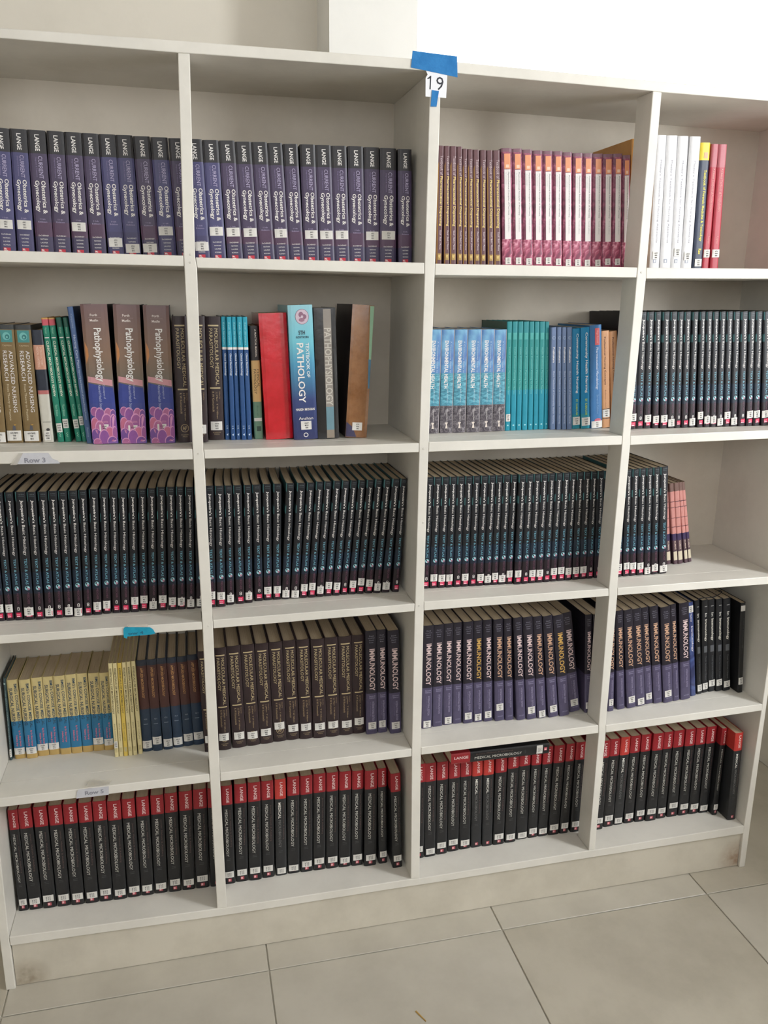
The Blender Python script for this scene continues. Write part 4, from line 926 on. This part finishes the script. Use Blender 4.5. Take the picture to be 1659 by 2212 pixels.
GROUPN = {'obgyn': 'purple gynecology books on the top shelf', 'histology': 'black histology atlases', 'microbiology': 'black and red microbiology books on the bottom shelf', 'immunology': 'immunology textbooks on the fourth shelf', 'parasitology': 'brown parasitology volumes'}
rs = random.Random(3)
def place(kn, pos, ang, w, h, dscale=1.0, bend=0, st=None, label='', group=None, rot=None):
    P = proto(kn, bend); k = P['k']
    r = empty('textbook', pos); r.empty_display_size = .02
    r.rotation_euler = rot if rot else (0, ang, 0)
    r.scale = (w/k['W'], dscale, h/k['H'])
    tag(r, label, 'book', group)
    obj('cover', P['cover'], r); obj('page_block', P['pages'], r)
    for nm, me in P['text']: obj(nm, me, r)
    if st is not None and P['st']:
        zl = max(k['sticker'][1]*.5+.001, min(st*k['H']/h, k['H']-.012))
        obj('call_number_label', P['st'], r, (k['W']*rs.uniform(-.035, .035), 0, zl))
    return r
for (kn, row, x, y, z, wd, lean, h, st) in rowsd:
    b = bay(x+wd/2); key = (kn, row, b); n = cnt.get(key, 0); cnt[key] = n+1
    vk = VAR.get((kn, row, b, n), kn); k = K[vk]
    a = math.radians(lean)
    bend = (.012 if b == 0 else .012*max(0, 1-n/20)) if (kn == 'histology' and row == 2 and b < 2) else 0
    if bend: wd -= .0019
    lim = {0: .003, 2: .996}.get(b); rim = {1: .9625, 3: 1.9640}.get(b)
    if lim and min(x, x+h*math.sin(a)) < lim:          # leave room beside the upright boards
        a = max(a, math.asin(max(0, min(.2, x-lim))/h)*-1); d = max(0, lim-x); x += d; wd -= d
    if rim and max(x, x+h*math.sin(a))+wd > rim:
        if x+wd > rim: d = x+wd-rim; x -= d*.5; wd -= d*.5
        x += .0035; wd -= .0045; a = min(a, math.asin(max(0, rim-x-wd)/h))
    if kn == 'microbiology': wd -= .0016
    s_ = '%dt' % (row+1)
    z = max(zi(s_, x), zi(s_, x+wd+bend), zi(s_, x+.5*wd))
    cx = x+.5*wd*math.cos(a); cz = z+.5*wd*abs(math.sin(a))+.0003
    ds = min(1.0, (D_-.0075-y)/k['D'])
    lab = k['desc']
    if tot[key] > 1: lab += ', %s from left, %s, %s' % (ORD[n], BAY[b], SHELF[row])
    else: lab += ', %s of %s' % (BAY[b], SHELF[row])
    base = kn.split('_')[0]
    grp = GROUPN.get(kn) or ('%s books on the %s' % (kn.replace('_', ' '), SHELF[row]) if tot[key] > 1 else None)
    cz += bend*max(0, math.sin(a))
    place(vk, (cx, y, cz), a, wd, h, ds, bend, st, lab, grp)
# the microbiology book lying on its side across the tops of the others
place('microbiology', (1.3545, .035, .4475), 0, .0300, .2740, .95, 0, .028, 'black and red microbiology book lying flat across the upright ones, third bay', GROUPN['microbiology'], rot=(0, -math.pi/2-math.radians(-.4), 0))

# ------------------------------------------------------------------ labels and tape on the case
TAPEB = mat('masking_tape_blue', (46, 126, 190), .6, .3, noise=14, nscale=40, bump=.2, bscale=90)
CARD = mat('card_white', (236, 237, 242), .6, .3); CARDG = mat('paper_label_grey', (202, 202, 208), .6, .3, noise=10, nscale=40)
TURQ = mat('paper_label_turquoise', (38, 156, 186), .5, .3, noise=14, nscale=40)
INK = mat('printed_black', (44, 46, 56), .6); INKG = mat('printed_grey', (136, 136, 146), .6); INKT = mat('printed_teal', (26, 104, 132), .6)
def lettering_on(name, s, x0, x1, z0, z1, slope, y, m, parent, bold=0):
    TV, TF, ar = text_vf(s, bold)
    me = mesh_from(name, [(x0+tx*(x1-x0), y, z0+ty*(z1-z0)+slope*tx*(x1-x0)) for tx, ty in TV], TF, [m]); return obj(name, me, parent)
card = tag(prism('number_card', [(.9611, 2.0013), (1.0051, 2.0011), (1.0062, 2.0440), (.9600, 2.0500), (.9660, 2.043), (.9612, 2.036)][:5] if False else [(.9611, 2.0013), (1.0051, 2.0011), (1.0062, 2.0440), (.9600, 2.0500), (.9645, 2.0420), (.9605, 2.0360)], -.0010, -.0006, CARD), 'small white card printed 19 taped below the top board of bookcase', 'card')
prism('number_lettering', [(.9688, 2.0150), (.9716, 2.0150), (.9722, 2.0402), (.9706, 2.0402), (.9640, 2.0352), (.9640, 2.0335), (.9696, 2.0352)], -.0013, -.0011, INK, card)
lettering_on('number_lettering', '9', .9830, .9985, 2.0145, 2.0395, 0, -.0012, INK, card, .0)
tag(prism('masking_tape', [(.929, 2.0524), (.957, 2.0492), (.99, 2.0455), (1.0279, 2.0408), (1.0255, 2.0795), (.98, 2.0811), (.9318, 2.083)], -.0020, -.0013, TAPEB), 'wide blue masking tape strip over the top edge of bookcase, holding the 19 card', 'tape')
tag(prism('masking_tape', [(.972, 1.983), (.9848, 1.9833), (.9889, 2.0130), (.9741, 2.0138)], -.0022, -.0015, TAPEB), 'short blue masking tape piece on the bottom of the 19 card', 'tape')
CLEAR = bpy.data.materials.new('clear_tape'); CLEAR.use_nodes = True
pb = CLEAR.node_tree.nodes['Principled BSDF']; pb.inputs['Base Color'].default_value = lin((222, 216, 204)); pb.inputs['Alpha'].default_value = .35; pb.inputs['Roughness'].default_value = .2
r3 = tag(prism('row_label', [(.1127, 1.2672), (.2000, 1.2660), (.1955, 1.2725), (.1860, 1.2760), (.1791, 1.2885), (.1281, 1.2895), (.1150, 1.2740)], -.0012, -.0004, CARDG), 'folded grey paper label reading Row 3 on the second shelf front edge', 'label')
lettering_on('label_lettering', 'Row 3', .1325, .1728, 1.2695, 1.2800, -.01, -.0015, INKG, r3, .03)
prism('clear_tape', [(.105, 1.266), (.118, 1.266), (.131, 1.2895), (.123, 1.2895)], -.0019, -.0016, CLEAR, r3)
r4 = tag(prism('row_label', [(.2995, .8735), (.3067, .8703), (.3067, .8751), (.3588, .8757), (.3667, .8774), (.3625, .8870), (.3560, .8928), (.303, .8978), (.3000, .8930)], -.0014, -.0005, TURQ), 'turquoise paper label reading ow 4 on the third shelf front edge', 'label')
lettering_on('label_lettering', 'ow 4', .3091, .3418, .8786, .8862, -.015, -.0017, INKT, r4, .03)
prism('clear_tape', [(.309, .8975), (.352, .8935), (.352, .9005), (.309, .9025)], -.0012, -.0006, CLEAR, r4)
r5 = tag(prism('row_label', [(.1712, .4900), (.2417, .4900), (.2431, .5115), (.1769, .5118), (.1735, .5060)], -.0013, -.0004, CARDG), 'grey paper label reading Row 5 on the fourth shelf front edge', 'label')
lettering_on('label_lettering', 'Row 5', .1907, .2315, .4960, .5060, .0, -.0016, INKG, r5, .03)
V = [(.1927, -.0002, .5172), (.2439, -.0002, .5168), (.2483, .012, .5168), (.2017, .03, .5172)]
obj('clear_tape', mesh_from('clear_tape', V + [(a, b, c+.0003) for a, b, c in V], [(3, 2, 1, 0), (4, 5, 6, 7), (0, 1, 5, 4), (1, 2, 6, 5), (2, 3, 7, 6), (3, 0, 4, 7)], [CLEAR]), r5)
# pale wood splinter on the floor
STR = mat('splinter_wood', (196, 160, 96), .7, .2, noise=20, nscale=30)
V = [(.9075, -.2746, .0003), (.9105, -.2730, .0003), (.9255, -.3035, .0003), (.9240, -.3065, .0003), (.9085, -.2742, .0030), (.9100, -.2735, .0032), (.9245, -.3045, .0026), (.9240, -.3055, .0024)]
tag(obj('wood_splinter', mesh_from('wood_splinter', V, [(3, 2, 1, 0), (4, 5, 6, 7), (0, 1, 5, 4), (1, 2, 6, 5), (2, 3, 7, 6), (3, 0, 4, 7)], [STR])), 'small pale wood splinter lying on the floor tile', 'splinter')
# dark ribbon marker curled over the black handbooks
RIB = mat('ribbon_dark', (38, 42, 54), .6, .3)
cu = bpy.data.curves.new('rb', 'CURVE'); cu.dimensions = '3D'; cu.bevel_depth = .0011; cu.bevel_resolution = 1; sp = cu.splines.new('BEZIER')
RP = [(1.792, .104, .8085), (1.8226, .1125, .8085), (1.8561, .1125, .809), (1.8814, .1245, .8092), (1.9011, .138, .809), (1.9106, .1539, .8088), (1.8989, .155, .8086), (1.8889, .145, .8085)]
sp.bezier_points.add(len(RP)-1)
for p, c in zip(sp.bezier_points, RP): p.co = c; p.handle_left_type = p.handle_right_type = 'AUTO'
to = bpy.data.objects.new('rb', cu); C.objects.link(to); me = bpy.data.meshes.new_from_object(to.evaluated_get(bpy.context.evaluated_depsgraph_get())); bpy.data.objects.remove(to); me.materials.clear(); me.materials.append(RIB)
tag(obj('ribbon_marker', me), 'thin dark ribbon marker curled over the black immunology handbooks, fourth shelf', 'ribbon')
